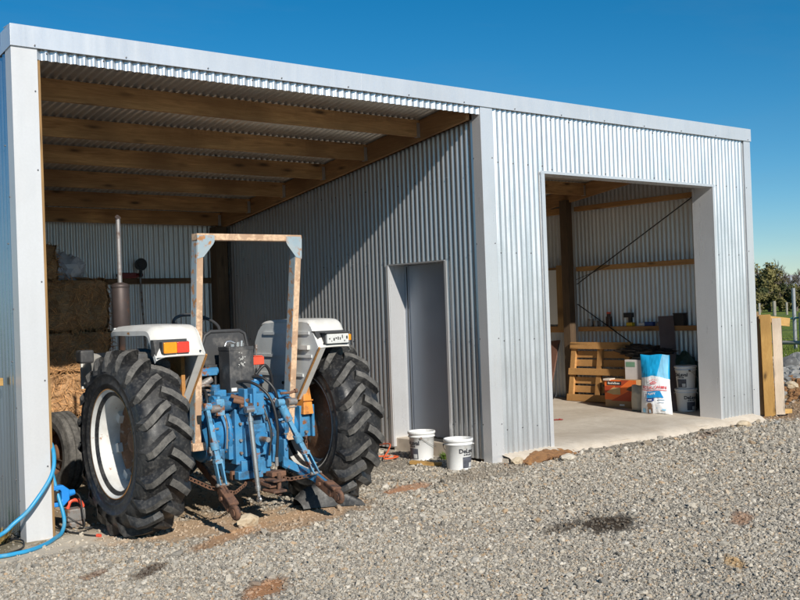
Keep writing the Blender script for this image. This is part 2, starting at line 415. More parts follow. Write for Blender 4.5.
me = bpy.data.meshes.new('loose_gravel'); me.vertices.add(n*12); me.vertices.foreach_set('co', P.astype(np.float32).ravel())
F = (IF[None]+(np.arange(n)*12)[:, None, None]).reshape(-1, 3)
me.loops.add(F.size); me.loops.foreach_set('vertex_index', F.ravel().astype(np.int32))
me.polygons.add(len(F)); me.polygons.foreach_set('loop_start', (np.arange(len(F))*3).astype(np.int32)); me.update(calc_edges=True)
me.polygons.foreach_set('use_smooth', np.zeros(len(F), bool))
pal = np.array([1.06, 1.035, .985])*np.array([(.36,.335,.295), (.43,.40,.355), (.28,.262,.235), (.50,.455,.39), (.41,.345,.27), (.56,.525,.475), (.21,.198,.18), (.42,.31,.21)])
cc = pal[rng.choice(len(pal), n, p=[.22,.22,.15,.14,.11,.07,.05,.04])]*rng.uniform(.85, 1.15, (n, 1))
cc = cc*(1-wt[:, None]*.75)+tt*wt[:, None]*.75
colour_attr(me, np.repeat(cc, 12, 0))
m, nt, b = newmat('crushed_stone'); at = N(nt, 'ShaderNodeAttribute', attribute_name='tint'); vec = coords(nt)
L(nt, mix(nt, ramp(nt, nz(nt, vec, 120, 3), [(.3, g(.65)), (.7, g(1.15))]), g(0), at.outputs['Color'], 'MIX'), b.inputs['Base Color'])
L(nt, mix(nt, 1., at.outputs['Color'], ramp(nt, nz(nt, vec, 120, 3), [(.3, g(.72)), (.7, g(1))]), 'MULTIPLY'), b.inputs['Base Color'])
b.inputs['Roughness'].default_value = .9; b.inputs['Specular IOR Level'].default_value = .2
me.materials.append(m)
o = bpy.data.objects.new('loose_gravel', me); COL.objects.link(o); struct(o, 'stuff')

# concrete floor of the closed bay, with its rough sloping front lip
m, nt, b = newmat('concrete'); vec = coords(nt)
a1 = nz(nt, vec, 1.4, 7, .65, .6); a2 = nz(nt, vec, 14, 5, .6); a3 = nz(nt, vec, 90, 3)
c = mix(nt, ramp(nt, a1, [(.3, g(0)), (.7, g(1))]), (.45,.38,.30), (.62,.55,.46))
c = mix(nt, ramp(nt, a2, [(.45, g(0)), (.75, g(.4))]), c, (.36,.30,.23)); c = mix(nt, ramp(nt, a3, [(.6, g(0)), (.75, g(.5))]), c, (.24,.21,.18))
L(nt, c, b.inputs['Base Color']); b.inputs['Roughness'].default_value = .88; b.inputs['Specular IOR Level'].default_value = .25
bump(nt, b, mix(nt, .5, a2, a3), .35, .008); M['concrete'] = m
mb = MB(); SZ = .085
def fz(y): return SZ+.02*max(0, y)      # the floor falls a little towards the front
def slab_pt(u, v):
    xx = 4.98+u*4.72
    wob = .03*math.sin(xx*3.1)+.02*math.sin(xx*8.3+1)+.012*math.sin(xx*21)
    prof = [(5.36, fz(5.36)), (2.5, fz(2.5)), (.30, fz(.3)), (.02+wob*.3, SZ-.004), (-.10+wob, SZ-.03), (-.20+wob*1.3, -.02), (-.22+wob*1.3, -.10)]
    k = v*(len(prof)-1); i = min(int(k), len(prof)-2); f = k-i
    yy = prof[i][0]*(1-f)+prof[i+1][0]*f; zz = prof[i][1]*(1-f)+prof[i+1][1]*f
    return (xx, yy, zz)
mb.sheet(slab_pt, 90, 6)
mb.bb((4.98, -.1, -.15), (9.7, 5.36, SZ-.045))
struct(mb.build('concrete_floor', M['concrete']))

# ------------------------------------------------------------------ the shed
shed = thing('farm_shed', 'corrugated zinc farm shed with one open bay and one roller door sized opening', 'shed', (0,0,0))
PITCH, AMP, W_, H_, D_ = .0763, .0108, 9.84, 3.89, 5.45
roofz = lambda y: 3.835-.138*y
def corr(mb, o, du, length, nrm, zb, zt, seg=8, phase=0., m=0, rows=1):
    """vertical corrugated sheeting from o along du; zb, zt functions of distance; alternate sheets lap by a hair"""
    o = V(o); du = V(du); nrm = V(nrm); nu = max(2, int(round(length/PITCH*seg)))
    jit = [random.uniform(0, .0022) for _ in range(40)]
    def fn(u, v):
        d = u*length; s = int((d+phase*PITCH)/.762)
        off = AMP*math.cos(2*math.pi*(d/PITCH+phase)) + jit[s % 40] + .0012*math.sin(3*d+v*2)
        p = o + du*d + nrm*off
        return (p.x, p.y, zb(d)*(1-v)+zt(d)*v)
    mb.sheet(fn, nu, rows, m)
def screws(mb, o, du, length, nrm, zs, step=4, m=1, phase=0., r=.0065, lo=None, hi=None):
    o = V(o); du = V(du); nrm = V(nrm); k = 0
    d = (1-phase)*PITCH % PITCH
    while d < length:
        if k % step == 1:
            for z in zs:
                zz = z(d) if callable(z) else z
                if (lo is None or zz > lo(d)) and (hi is None or zz < hi(d)):
                    p = o + du*d + nrm*(AMP+.001); p.z = zz
                    mb.cyl(p-nrm*.004, p+nrm*.004, r*1.25, r*1.1, 8, m); mb.cyl(p+nrm*.004, p+nrm*.009, r*.75, r*.7, 6, m)
        d += PITCH; k += 1
K = lambda z: (lambda d: z)
# front wall: short strip over the open bay, pier, lintel over the opening, right pier
mb = MB()
corr(mb, (.185,.004,0), (1,0,0), 4.65, (0,-1,0), K(3.648), K(3.80))
screws(mb, (.185,.004,0), (1,0,0), 4.65, (0,-1,0), [3.70], 6)
corr(mb, (5.005,.004,0), (1,0,0), .78, (0,-1,0), K(.03), K(3.80), rows=4)
screws(mb, (5.005,.004,0), (1,0,0), .78, (0,-1,0), [.33, 1.27, 2.2, 3.16], 3)
corr(mb, (5.785,.004,0), (1,0,0), 3.18, (0,-1,0), K(3.085), K(3.80), phase=.2)
screws(mb, (5.785,.004,0), (1,0,0), 3.18, (0,-1,0), [3.13, 3.68], 4, phase=.2)
corr(mb, (8.965,.004,0), (1,0,0), .85, (0,-1,0), K(.035), K(3.80), phase=.9, rows=4)
screws(mb, (8.965,.004,0), (1,0,0), .745, (0,-1,0), [.35, 1.27, 2.2, 3.1], 3, phase=.9)
mb.build('front_wall', [M['zinc'], M['screw']], shed)
top = lambda y: roofz(y)-.02
rb = lambda y: 3.615-.137*y            # underside of the rafters
# left end wall
mb = MB(); corr(mb, (0,.10,0), (0,1,0), D_-.08, (-1,0,0), K(.02), lambda d: top(d+.1), rows=4)
screws(mb, (0,.1,0), (0,1,0), D_-.1, (-1,0,0), [.45, 1.35, 2.25, 3.0], 4, hi=lambda d: top(d+.1)-.1)
mb.build('end_wall', [M['zinc_end'], M['screw']], shed)
mb = MB(); corr(mb, (W_,.10,0), (0,1,0), D_-.08, (1,0,0), K(.03), lambda d: top(d+.1), rows=4)
mb.build('end_wall', [M['zinc_bay'], M['screw']], shed)
# back wall
mb = MB(); corr(mb, (-.01,D_,0), (1,0,0), W_+.02, (0,1,0), K(.02), K(top(D_)), seg=8, rows=4)
mb.build('back_wall', [M['zinc_bay'], M['screw']], shed)
# partition with its door opening
XP = 4.868; DY0, DY1, DZ0, DZ1 = .655, 1.61, .15, 2.155
mb = MB()
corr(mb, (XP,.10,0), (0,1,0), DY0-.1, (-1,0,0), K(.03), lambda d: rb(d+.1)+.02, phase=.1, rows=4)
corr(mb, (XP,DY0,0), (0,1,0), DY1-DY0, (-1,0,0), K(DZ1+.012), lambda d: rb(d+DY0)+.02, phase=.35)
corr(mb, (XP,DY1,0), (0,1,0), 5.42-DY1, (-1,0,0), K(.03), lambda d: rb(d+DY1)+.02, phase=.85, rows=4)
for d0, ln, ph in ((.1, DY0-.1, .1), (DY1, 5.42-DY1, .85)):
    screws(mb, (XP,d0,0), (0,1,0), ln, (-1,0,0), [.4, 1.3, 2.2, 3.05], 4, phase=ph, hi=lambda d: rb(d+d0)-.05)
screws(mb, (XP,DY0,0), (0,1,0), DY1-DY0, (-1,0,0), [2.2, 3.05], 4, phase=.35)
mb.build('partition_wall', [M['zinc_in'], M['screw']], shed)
# lining of the partition seen from the closed bay
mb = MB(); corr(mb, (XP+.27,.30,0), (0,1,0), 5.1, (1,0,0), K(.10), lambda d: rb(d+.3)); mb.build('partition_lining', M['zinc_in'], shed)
# door in the partition: deep reveal, plain leaf, concrete nib
XD = 5.085
mb = MB()
mb.bb((XD,DY0+.01,DZ0+.02), (XD+.035,DY1-.075,DZ1-.01))
door = mb.build('door', M['door'], shed, .003)
mb = MB()
mb.bb((XP-.014,DY1,.05), (XD+.06,DY1+.012,DZ1)); mb.bb((XP-.014,DY0-.012,.05), (XD+.06,DY0,DZ1)); mb.bb((XP-.02,DY0-.02,DZ1), (XD+.06,DY1+.03,DZ1+.008))
mb.bb((XP-.020,DY1+.012,.05), (XP-.012,DY1+.055,DZ1-.002)); mb.bb((XP-.020,DY0-.045,.05), (XP-.012,DY0-.012,DZ1-.002))
mb.build('door_frame', M['flash'], shed)
mb = MB(); mb.bb((XD-.006,DY1-.078,DZ0+.02), (XD+.05,DY1-.004,DZ1-.006)); mb.build('door_jamb', M['door'], shed)
mb = MB(); mb.bb((XD+.002,DY1-.058,DZ0+.02), (XD-.012,DY1-.050,DZ1-.02)); mb.build('dark_slot_strip', M['dark'], shed)  # dark strip painted in for the shaded slot between jamb and leaf
mb = MB(); mb.bb((XP+.01,DY0-.04,-.1), (XD+.1,DY1+.05,DZ0)); mb.build('door_sill', M['concrete'], shed, .008)
# corner flashings
def angle(mb, x, y, z0, z1, fx, fy, t=.0035):      # L flashing round a corner at (x,y)
    mb.bb((min(x,x+fx),y-t/2,z0), (max(x,x+fx),y+t/2,z1)); mb.bb((x-t/2,min(y,y+fy),z0), (x+t/2,max(y,y+fy),z1))
mb = MB(); angle(mb, -.014, -.016, 0, 3.728, .197, .125); mb.bb((.180,-.016,0), (.184,.05,3.64))
for z in (.55, 1.2, 1.95, 2.8, 3.4): mb.cyl((.160,-.0165,z), (.160,-.024,z), .006, n=8, m=1)
for z in (.3, 1.0, 1.75, 2.6): mb.cyl((-.0145,.1,z), (-.022,.1,z), .006, n=8, m=1)
mb.build('corner_flashing', [M['flash_white'], M['screw']], shed)
mb = MB(); angle(mb, 4.842, -.016, .0, 3.728, .175, .128)
for z in (.4, 1.3, 2.3, 3.2): mb.cyl((4.99,-.0165,z), (4.99,-.024,z), .006, n=8, m=1); mb.cyl((4.841,.1,z), (4.834,.1,z), .006, n=8, m=1)
mb.build('corner_flashing', [M['flash'], M['screw']], shed)
mb = MB(); angle(mb, W_+.014, -.016, .02, 3.728, -.15, .125)
for z in (.4, 1.3, 2.25, 3.1): mb.cyl((W_-.11,-.0165,z), (W_-.11,-.024,z), .006, n=8, m=1)
mb.build('corner_flashing', [M['flash'], M['screw']], shed)
# opening trims of the closed bay
mb = MB(); mb.bb((5.735,-.018,.05), (5.79,-.0145,3.09)); mb.bb((5.787,-.014,.05), (5.79,.31,3.085)); mb.build('opening_jamb', M['flash'], shed)
mb = MB(); mb.bb((8.955,-.018,.02), (8.995,-.0145,3.085)); mb.bb((8.955,-.014,.05), (8.959,.30,3.085)); mb.bb((8.962,.296,.09), (9.25,.30,3.085)); mb.build('opening_jamb', M['flash'], shed)
mb = MB(); mb.bb((5.73,-.020,3.078), (9.0,-.016,3.108)); mb.bb((5.79,-.012,3.082), (8.955,.20,3.086)); mb.build('opening_head', M['flash'], shed)
mb = MB(); mb.bb((5.0,.02,3.10), (9.69,.068,3.30))
mb.build('lintel', M['pine'], shed, .003)
# fascia and barge flashings
mb = MB(); mb.bb((-.02,-.034,3.728), (W_+.02,-.03,3.892)); mb.bb((-.02,-.03,3.888), (W_+.02,.12,3.892)); mb.bb((-.02,-.03,3.728), (W_+.02,-.014,3.731))
for k in range(14):
    xx = .16+k*.74; mb.cyl((xx,-.034,3.745), (xx,-.042,3.745), .0065, n=8, m=1)
for xj in (3.28, 6.56):
    mb.bb((xj,-.0365,3.729), (xj+.06,-.0335,3.8915))
mb.build('fascia', [M['flash'], M['screw']], shed)
for xx in (-.022, W_+.018):
    mb = MB()
    mb.prism([(-.03,3.728), (5.55,3.728-.138*5.58), (5.55,3.892-.138*5.58), (-.03,3.892)], (xx,0,0), (0,1,0), (0,0,1), (.004,0,0))
    mb.build('barge', M['flash'], shed)
# roof sheet, corrugations running front to back
mb = MB(); nu = int(W_/PITCH*8)
def roof_pt(u, v):
    d = u*W_; yy = .03+v*5.5
    return (d, yy, roofz(yy)+.012+AMP*math.cos(2*math.pi*d/PITCH))
mb.sheet(roof_pt, nu, 3); mb.build('roof', M['zinc_roof'], shed)
# purlins of both bays, in joist hangers
for k, yy in enumerate((.075, .86, 1.82, 2.68, 3.58, 4.46, 5.27)):
    for a, b_ in ((.2, 4.735), (5.02, 9.60)):
        zt = roofz(yy)-.004; h = .185 if k else .15
        mb = MB(); mb.bb((a,yy-.022,zt-h), (b_,yy+.022,zt))
        if k:
            for xe in (a+.02, b_-.02):
                mb.bb((xe-.022,yy-.027,zt-h-.003), (xe+.022,yy-.0235,zt-.03), 1); mb.bb((xe-.022,yy-.027,zt-h-.004), (xe+.022,yy+.027,zt-h-.001), 1)
        mb.build('purlin', [M['pine'], M['zinc_in']], shed)
def rafter(x0, x1, y0=.1, y1=5.4):
    mb = MB(); mb.prism([(y0,rb(y0)), (y1,rb(y1)), (y1,roofz(y1)-.004), (y0,roofz(y0)-.004)], (x0,0,0), (0,1,0), (0,0,1), (x1-x0,0,0))
    mb.build('rafter', M['piney'], shed)
rafter(.135, .18); rafter(4.742, 4.79); rafter(4.965, 5.01); rafter(9.61, 9.655)
# posts
def post(a, b_, mat):
    mb = MB(); mb.bb(a, b_); mb.build('post', mat, shed, .004)
post((.03,.005,-.1), (.213,.13,3.65), M['pinez'])
post((4.885,.02,-.1), (4.985,.2,3.62), M['pinez'])
post((9.69,.03,.09), (9.8,.19,3.6), M['pinez'])
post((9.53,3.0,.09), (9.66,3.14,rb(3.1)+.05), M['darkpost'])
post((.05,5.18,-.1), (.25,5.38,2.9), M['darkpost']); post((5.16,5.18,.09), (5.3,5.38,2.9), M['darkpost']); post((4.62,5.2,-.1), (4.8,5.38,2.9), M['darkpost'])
# girts: one rail on the back wall, three along the end wall of the closed bay
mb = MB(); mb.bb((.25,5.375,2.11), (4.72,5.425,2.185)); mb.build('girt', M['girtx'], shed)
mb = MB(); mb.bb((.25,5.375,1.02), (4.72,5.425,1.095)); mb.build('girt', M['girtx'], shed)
for z, y0 in ((1.265,.19), (2.20,.19), (3.135,.19)):
    mb = MB(); mb.bb((9.70,y0,z-.07), (9.80,2.99,z)); mb.build('girt', M['girt'], shed, .003)
    mb = MB(); mb.bb((9.70,3.185,z-.045-.04), (9.80,5.38,z+.01)); mb.build('girt', M['girt'], shed, .003)
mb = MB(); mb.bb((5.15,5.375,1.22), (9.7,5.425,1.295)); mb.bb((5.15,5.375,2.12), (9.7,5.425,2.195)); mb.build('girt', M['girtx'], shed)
# steel cross brace straps on the end wall
mb = MB(); mb.bar((9.69,2.97,1.93), (9.69,.45,3.25), .004, .032, (1,0,0)); mb.bar((9.685,2.97,1.62), (9.685,.75,.30), .004, .032, (1,0,0)); mb.bar((9.672,2.97,2.0), (9.672,2.3,2.19), .004, .02, (1,0,0))
mb.build('brace_strap', simple('black_steel', (.025,.025,.027), .6, .4), shed)
# pale lining board beside the post
mb = MB(); mb.bb((9.66,3.36,1.31), (9.695,4.6,2.17)); wb = mb.build('lining_board', simple('white_board', (.68,.66,.62), .6, 0, .05), shed)
mb = MB(); mb.bb((9.64,3.20,1.22), (9.70,3.355,2.24)); mb.build('board_trim', M['pinez'], shed, .003)

# ------------------------------------------------------------------ tractor (local axes: x right, y forward, z up)
BLUE = (.028, .205, .44)
M['blue'] = painted('blue_paint', BLUE, amt=.20, s=8, rough=.42, grime=(.08,.17,.25), edge=(.13,.34,.52))
M['blue2'] = painted('worn_blue_paint', (.10, .34, .56), amt=.38, s=9, rough=.5, grime=(.16,.19,.2), edge=(.36,.44,.48))
M['rusty'] = simple('rusty_steel', (.17, .085, .05), .85, 0, .5, 14, .5, 50, (.055,.035,.03), .5, 12)
M['rustbar'] = painted('rusted_roll_bar', (.47, .31, .20), rust=(.54, .37, .24), amt=.6, rough=.75, s=5, grime=(.34,.17,.085))
M['rollblue'] = painted('flaking_blue_paint', (.32, .41, .46), rust=(.38, .18, .075), amt=.42, rough=.6, s=11, grime=(.42,.40,.36))
M['fender'] = painted('white_fender_paint', (.72, .70, .655), rust=(.33, .14, .05), amt=.05, rough=.36, s=6, grime=(.45,.42,.37))
M['fender_in'] = painted('grey_fender_paint', (.70, .71, .69), rust=(.2, .12, .06), amt=.06, rough=.5, s=5, grime=(.46,.48,.47))
M['rustedge'] = simple('rust_edge', (.42, .20, .06), .85, 0, .5, 30, .4)
M['black'] = simple('black_plastic', (.045, .045, .047), .55, 0, .25, 5, .1, 60, (.16,.15,.14), .3, 4)
M['hose'] = simple('black_hose', (.022,.022,.023), .45, bmp=.05)
M['chrome'] = simple('bright_steel', (.66,.65,.64), .28, .85, .08, 6, .05)
M['steel'] = simple('dirty_steel', (.30,.29,.28), .5, .5, .3, 20, .2, 60, (.2,.11,.06), .5, 14)
M['rim'] = painted('white_rim_paint', (.72, .71, .68), rust=(.30, .13, .05), amt=.12, rough=.42, s=10, grime=(.42,.40,.36))
M['rimdark'] = painted('rusty_wheel_disc', (.30,.27,.24), rust=(.17,.085,.045), amt=.85, rough=.8, s=11)
M['muffler'] = simple('muffler', (.085,.065,.06), .55, .5, .3, 8, .1, 50, (.16,.08,.05), .25, 7)
M['pipe'] = simple('exhaust_pipe', (.33,.31,.30), .5, .6, .3, 6, .1, 50, (.15,.09,.07), .3, 9)
M['orange'] = glass_like('orange_lens', (.90,.30,.015)); M['red'] = glass_like('red_lens', (.70,.055,.035)); M['lens'] = glass_like('clear_lens', (.62,.62,.60), .2)
M['redbox'] = simple('red_plastic', (.70,.09,.045), .4)
M['orangepart'] = painted('orange_plate', (.78,.30,.06), rust=(.4,.16,.04), amt=.3, s=9)
m, nt, b = newmat('tyre_rubber'); vec = coords(nt)
d1 = nz(nt, vec, 6, 7, .65); d2 = nz(nt, vec, 45, 4)
c = mix(nt, ramp(nt, d1, [(.48, g(0)), (.76, g(.5))]), (.016,.016,.017), (.10,.093,.084))
c = mix(nt, ramp(nt, d2, [(.5, g(0)), (.72, g(.35))]), c, (.15,.14,.125)); L(nt, c, b.inputs['Base Color'])
L(nt, ramp(nt, d1, [(.40, g(.34)), (.68, g(.75))]), b.inputs['Roughness']); bump(nt, b, mix(nt, .5, d1, d2), .25, .006); M['tyre'] = m
m, nt, b = newmat('worn_lug'); vec = coords(nt)
d1 = nz(nt, vec, 12, 7, .7); d2 = nz(nt, vec, 70, 4)
c = mix(nt, ramp(nt, d1, [(.3, g(0)), (.66, g(1))]), (.030,.029,.029), (.165,.154,.138)); c = mix(nt, ramp(nt, d2, [(.52, g(0)), (.7, g(.5))]), c, (.035,.034,.033))
L(nt, c, b.inputs['Base Color']); b.inputs['Roughness'].default_value = .85; bump(nt, b, mix(nt, .5, d1, d2), .5, .008); M['lug'] = m

TR = thing('tractor', 'old blue tractor with worn white fenders and rusty roll bar parked in the open bay', 'tractor', (1.585,-.43,.005), -R(1.5))
RR, HW = .705, .20
def rear_tyre(mb, cx, out):
    # carcass
    prof = [(.395,-.150),(.41,-.172),(.445,-.185),(.450,-.192),(.458,-.192),(.463,-.189),(.52,-.194),(.525,-.199),(.533,-.199),(.538,-.195),(.58,-.190),(.605,-.182),(.640,-.152),(.655,-.085),(.660,0),(.655,.085),(.640,.152),(.605,.182),(.58,.190),(.538,.195),(.533,.199),(.525,.199),(.52,.194),(.463,.189),(.458,.192),(.450,.192),(.445,.185),(.41,.172),(.395,.150),(.36,.145),(.36,-.145)]
    mb.lathe(prof, (cx,0,RR), (1,0,0), 72, 0, True, closed=True)
    nl = 19
    def P(a, r, x): return (cx+x, math.sin(a)*r, RR+math.cos(a)*r)
    for side in (-1, 1):
        for i in range(nl):
            a0 = 2*math.pi*(i+(.5 if side > 0 else 0))/nl + random.uniform(-.008,.008)
            # lug sweeps from the crown centre out to the shoulder and down the side wall; seen from behind its outer end hangs lower
            st = [(-.012, .000, .662, .702), (.050, .055, .655, .707), (.105, .125, .645, .704), (.152, .185, .628, .692), (.188, .222, .590, .655), (.199, .235, .555, .580)]
            vs = []
            for k, (xx, da, rb_, rt) in enumerate(st):
                a = a0 + .24 - da*1.0
                wb, wt = (.074, .036) if k < 5 else (.056, .024)
                rt += random.uniform(-.003,.002)
                for (r, ww) in ((rb_-.01, wb), (rt, wt)):
                    xo = xx if r < rt else xx - (.006 if k >= 4 else 0)
                    # width across the lug is mostly circumferential with a little lean
                    vs.append(P(a-ww*.95, r, side*(xo-ww*.30))); vs.append(P(a+ww*.95, r, side*(xo+ww*.30)))
            fs = []; ms = []
            for k in range(len(st)-1):
                q = k*4; p = q+4
                fs += [(q+2,q+3,p+3,p+2)]; ms += [1]
                fs += [(q,q+2,p+2,p), (q+1,p+1,p+3,q+3)]; ms += [0,0]
            fs += [(0,1,3,2), (len(vs)-4,len(vs)-2,len(vs)-1,len(vs)-3)]; ms += [0,0]
            o_ = len(mb.v); mb.v.extend(vs)
            for f, mm in zip(fs, ms):
                if side < 0: f = f[::-1]
                mb.f.append(tuple(j+o_ for j in f)); mb.m.append(mm); mb.s.append(False)
def rear_wheel(cx, s):            # s = outward direction along x
    mb = MB()
    prof = [(.405,.172),(.412,.176),(.412,.150),(.398,.135),(.372,.125),(.356,.09),(.352,-.09),(.372,-.125),(.398,-.135),(.412,-.150),(.412,-.176),(.405,-.172),(.385,-.142),(.36,-.128),(.342,-.09),(.342,.09),(.36,.128),(.385,.142)]
    mb.lathe([(r, a*s) for r, a in prof], (cx,0,RR), (1,0,0), 64, 0, True, closed=True)
    mb.lathe([(.4075,.1775*s),(.414,.1785*s),(.416,.165*s)], (cx,0,RR), (1,0,0), 64, 1)
    for i in range(8):                       # rim lugs
        a = 2*math.pi*(i+.3)/8
        mb.box((cx-.02*s, math.sin(a)*.315, RR+math.cos(a)*.315), (.05,.07,.055), (-a,0,0), 0)
    w_ = mb.build('rear_wheel', [M['rim'], M['rustedge']], TR)
    mb = MB(); rear_tyre(mb, cx, s)
    mb.v = [(p[0]+(1 if p[0] > cx else -1)*max(0, .07-p[2])*.35*min(1, abs(p[0]-cx)/.15), p[1]*(1+max(0, .05-p[2])*.8), max(p[2], .012)) for p in mb.v]      # bulge where it carries the weight
    t_ = mb.build('tyre', [M['tyre'], M['lug']], w_)
    mb = MB()                                # dished disc and hub
    mb.lathe([(.325,-.03*s),(.30,-.022*s),(.26,-.055*s),(.20,-.09*s),(.15,-.095*s),(.12,-.09*s),(.12,-.06*s),(.085,-.055*s),(.082,.01*s),(.06,.02*s),(.0005,.02*s)], (cx,0,RR), (1,0,0), 48)
    mb.lathe([(.325,-.042*s),(.25,-.075*s),(.15,-.115*s),(.0005,-.115*s)], (cx,0,RR), (1,0,0), 48)
    for i in range(8):
        a = 2*math.pi*i/8
        p = V((cx-.092*s, math.sin(a)*.165, RR+math.cos(a)*.165)); mb.cyl(p, p+V((.035*s,0,0)), .016, n=6, sm=False)
    mb.build('wheel_disc', M['rimdark'], w_)
    return w_
rear_wheel(-.905, -1); rear_wheel(.815, 1)
# front wheels with ribbed tyres
def front_wheel(cx, cy, s, steer):
    fr = .385
    mb = MB(); Mx = Matrix.Translation((cx,cy,fr)) @ Matrix.Rotation(steer,4,'Z')
    mb.lathe([(.205,.075*s),(.215,.085*s),(.205,.05*s),(.195,0),(.205,-.05*s),(.215,-.085*s),(.2,-.06*s),(.18,0),(.19,.05*s)], (0,0,0), (1,0,0), 40, closed=True)
    mb.lathe([(.19,.0),(.15,.03*s),(.09,.0),(.07,.06*s),(.0005,.065*s)], (0,0,0), (1,0,0), 32)
    mb.v = [tuple(Mx @ V(p)) for p in mb.v]
    w_ = mb.build('front_wheel', M['rimdark'], TR)
    mb = MB()
    pr = [(.21,-.08),(.25,-.105),(.31,-.112),(.35,-.10)]
    for k in range(3):
        x0 = -.085+k*.066
        pr += [(.37,x0-.012),(.386,x0-.006),(.386,x0+.034),(.368,x0+.040)]
    pr += [(.35,.10),(.31,.112),(.25,.105),(.21,.08)]
    mb.lathe(pr, (0,0,0), (1,0,0), 56, 0, False)
    mb.v = [tuple(Mx @ V(p)) for p in mb.v]
    mb.build('tyre', M['lug'], w_)
front_wheel(-.60, 2.42, -1, R(6)); front_wheel(.60, 2.42, 1, R(6))
mb = MB(); mb.bar((-.5,2.42,.42), (.5,2.42,.42), .11, .12); mb.cyl((-.42,2.42,.36), (-.42,2.42,.62), .045); mb.cyl((.42,2.42,.36), (.42,2.42,.62), .045); mb.cyl((-.6,2.42,.385), (-.42,2.42,.385), .035); mb.cyl((.6,2.42,.385), (.42,2.42,.385), .035)
mb.build('front_axle', M['blue'], TR, .01)
mb = MB(); mb.bb((-.20,.2,.50), (.20,1.15,.92)); mb.bb((-.24,1.15,.45), (.24,2.25,1.0)); mb.bb((-.17,2.25,.45), (.17,2.75,.8)); mb.cyl((-.24,1.5,.6), (-.30,1.5,.6), .06); mb.bb((-.31,1.6,.75), (-.24,2.1,.95))
mb.build('engine_block', M['blue'], TR, .02)
mb = MB()
def hood_pt(u, v):
    a = math.pi*u; r = .265-.02*v
    return (-math.copysign(abs(math.cos(a))**.5, math.cos(a))*r, 1.02+v*1.75, 1.0+(.36-.06*v)*abs(math.sin(a))**.45)
mb.sheet(hood_pt, 24, 10); mb.prism([(-.25,.95),(.25,.95),(.25,1.26),(.2,1.3),(-.2,1.3),(-.25,1.26)], (0,2.74,0), (1,0,0), (0,0,1), (0,.03,0)); mb.prism([(-.26,.98),(.26,.98),(.26,1.33),(.22,1.36),(-.22,1.36),(-.26,1.33)], (0,1.0,0), (1,0,0), (0,0,1), (0,.03,0))
mb.build('bonnet', M['fender'], TR)
mb = MB(); mb.bb((-.42,2.3,1.22), (-.28,2.44,1.35)); mb.build('side_lamp', M['black'], TR, .02)
# instrument cowl, steering wheel, column
mb = MB(); mb.bb((-.22,.86,1.05), (.22,1.0,1.46)); mb.bb((-.18,.8,1.36), (.18,.9,1.5)); mb.build('dash_cowl', M['black'], TR, .02)
mb = MB(); mb.torus((.02,.72,1.555), (0,-.5,.85), .20, .014, 36, 8)
for a in (.3, 2.4, 4.5):
    c0 = V((.02,.72,1.54)); xa, ya, _ = mb.frame(V((0,-.5,.85))); mb.cyl(c0, V((.02,.72,1.555))+(xa*math.cos(a)+ya*math.sin(a))*.195, .009, n=8)
mb.cyl((.02,.72,1.535), (.02,.72,1.565), .035); mb.cyl((.02,.73,1.54), (.02,.95,1.2), .02)
mb.build('steering_wheel', M['black'], TR)
mb = MB(); mb.tube([(-.22,.62,1.0),(-.2,.55,1.25),(-.22,.5,1.5)], .009); mb.cyl((-.22,.5,1.49), (-.222,.49,1.53), .022, .02); mb.tube([(-.1,.62,.95),(-.1,.58,1.2),(-.08,.55,1.38)], .008); mb.cyl((-.08,.55,1.37), (-.08,.55,1.41), .018)
mb.build('gear_lever', M['steel'], TR); mb = MB()
mb.tube([(.27,.2,1.0),(.28,.16,1.2),(.285,.16,1.36)], .007); mb.cyl((.285,.16,1.35), (.285,.16,1.385), .013); mb.tube([(.25,.1,1.0),(.26,.05,1.25)], .006)
mb.build('lift_lever', M['steel'], TR)
# exhaust
mb = MB(); ex = (-.285,1.62)
mb.lathe([(.03,1.1),(.03,1.50),(.070,1.512),(.079,1.53),(.079,1.945),(.070,1.962),(.03,1.975)], (ex[0],ex[1],0), (0,0,1), 28)
mb.lathe([(.0805,1.925),(.083,1.93),(.083,1.945),(.0805,1.95)], (ex[0],ex[1],0), (0,0,1), 28)
mf = mb.build('muffler', M['muffler'], TR)
mb = MB(); mb.tube([(ex[0],ex[1],1.96), (ex[0],ex[1],2.40), (ex[0],ex[1],2.56)], .021, 14, caps=False)
pp = mb.build('exhaust_pipe', M['pipe'], TR)
mb = MB(); mb.cyl((ex[0],ex[1]-.004,2.575), (ex[0],ex[1]+.004,2.568), .027, n=14); mb.bar((ex[0],ex[1]+.02,2.50), (ex[0]+.01,ex[1]+.03,2.60), .02, .006); mb.build('rain_cap', M['muffler'], pp)
# rear axle: central case, drums and trumpets
mb = MB(); AX = .705; KR = 1.09
mb.lathe([(r_*KR, a_*1.02) for r_, a_ in [(.0005,-.40),(.10,-.40),(.125,-.395),(.19,-.36),(.205,-.335),(.215,-.32),(.215,-.305),(.20,-.30),(.198,-.20),(.222,-.195),(.222,-.165),(.205,-.16),(.215,-.08),(.215,.08),(.205,.16),(.222,.165),(.222,.195),(.198,.20),(.20,.30),(.215,.305),(.215,.32),(.205,.335),(.19,.36),(.125,.395),(.10,.40),(.0005,.40)]], (0,.02,AX), (1,0,0), 40)
for xx in (-.18, .18, -.312, .312):
    for i in range(14):
        a = 2*math.pi*i/14; p = V((xx, .02+math.sin(a)*.226, AX+math.cos(a)*.226)); sx = 1 if xx > 0 else -1
        mb.cyl(p-V((sx*.026,0,0)), p+V((sx*.026,0,0)), .011, n=6, m=1, sm=False)
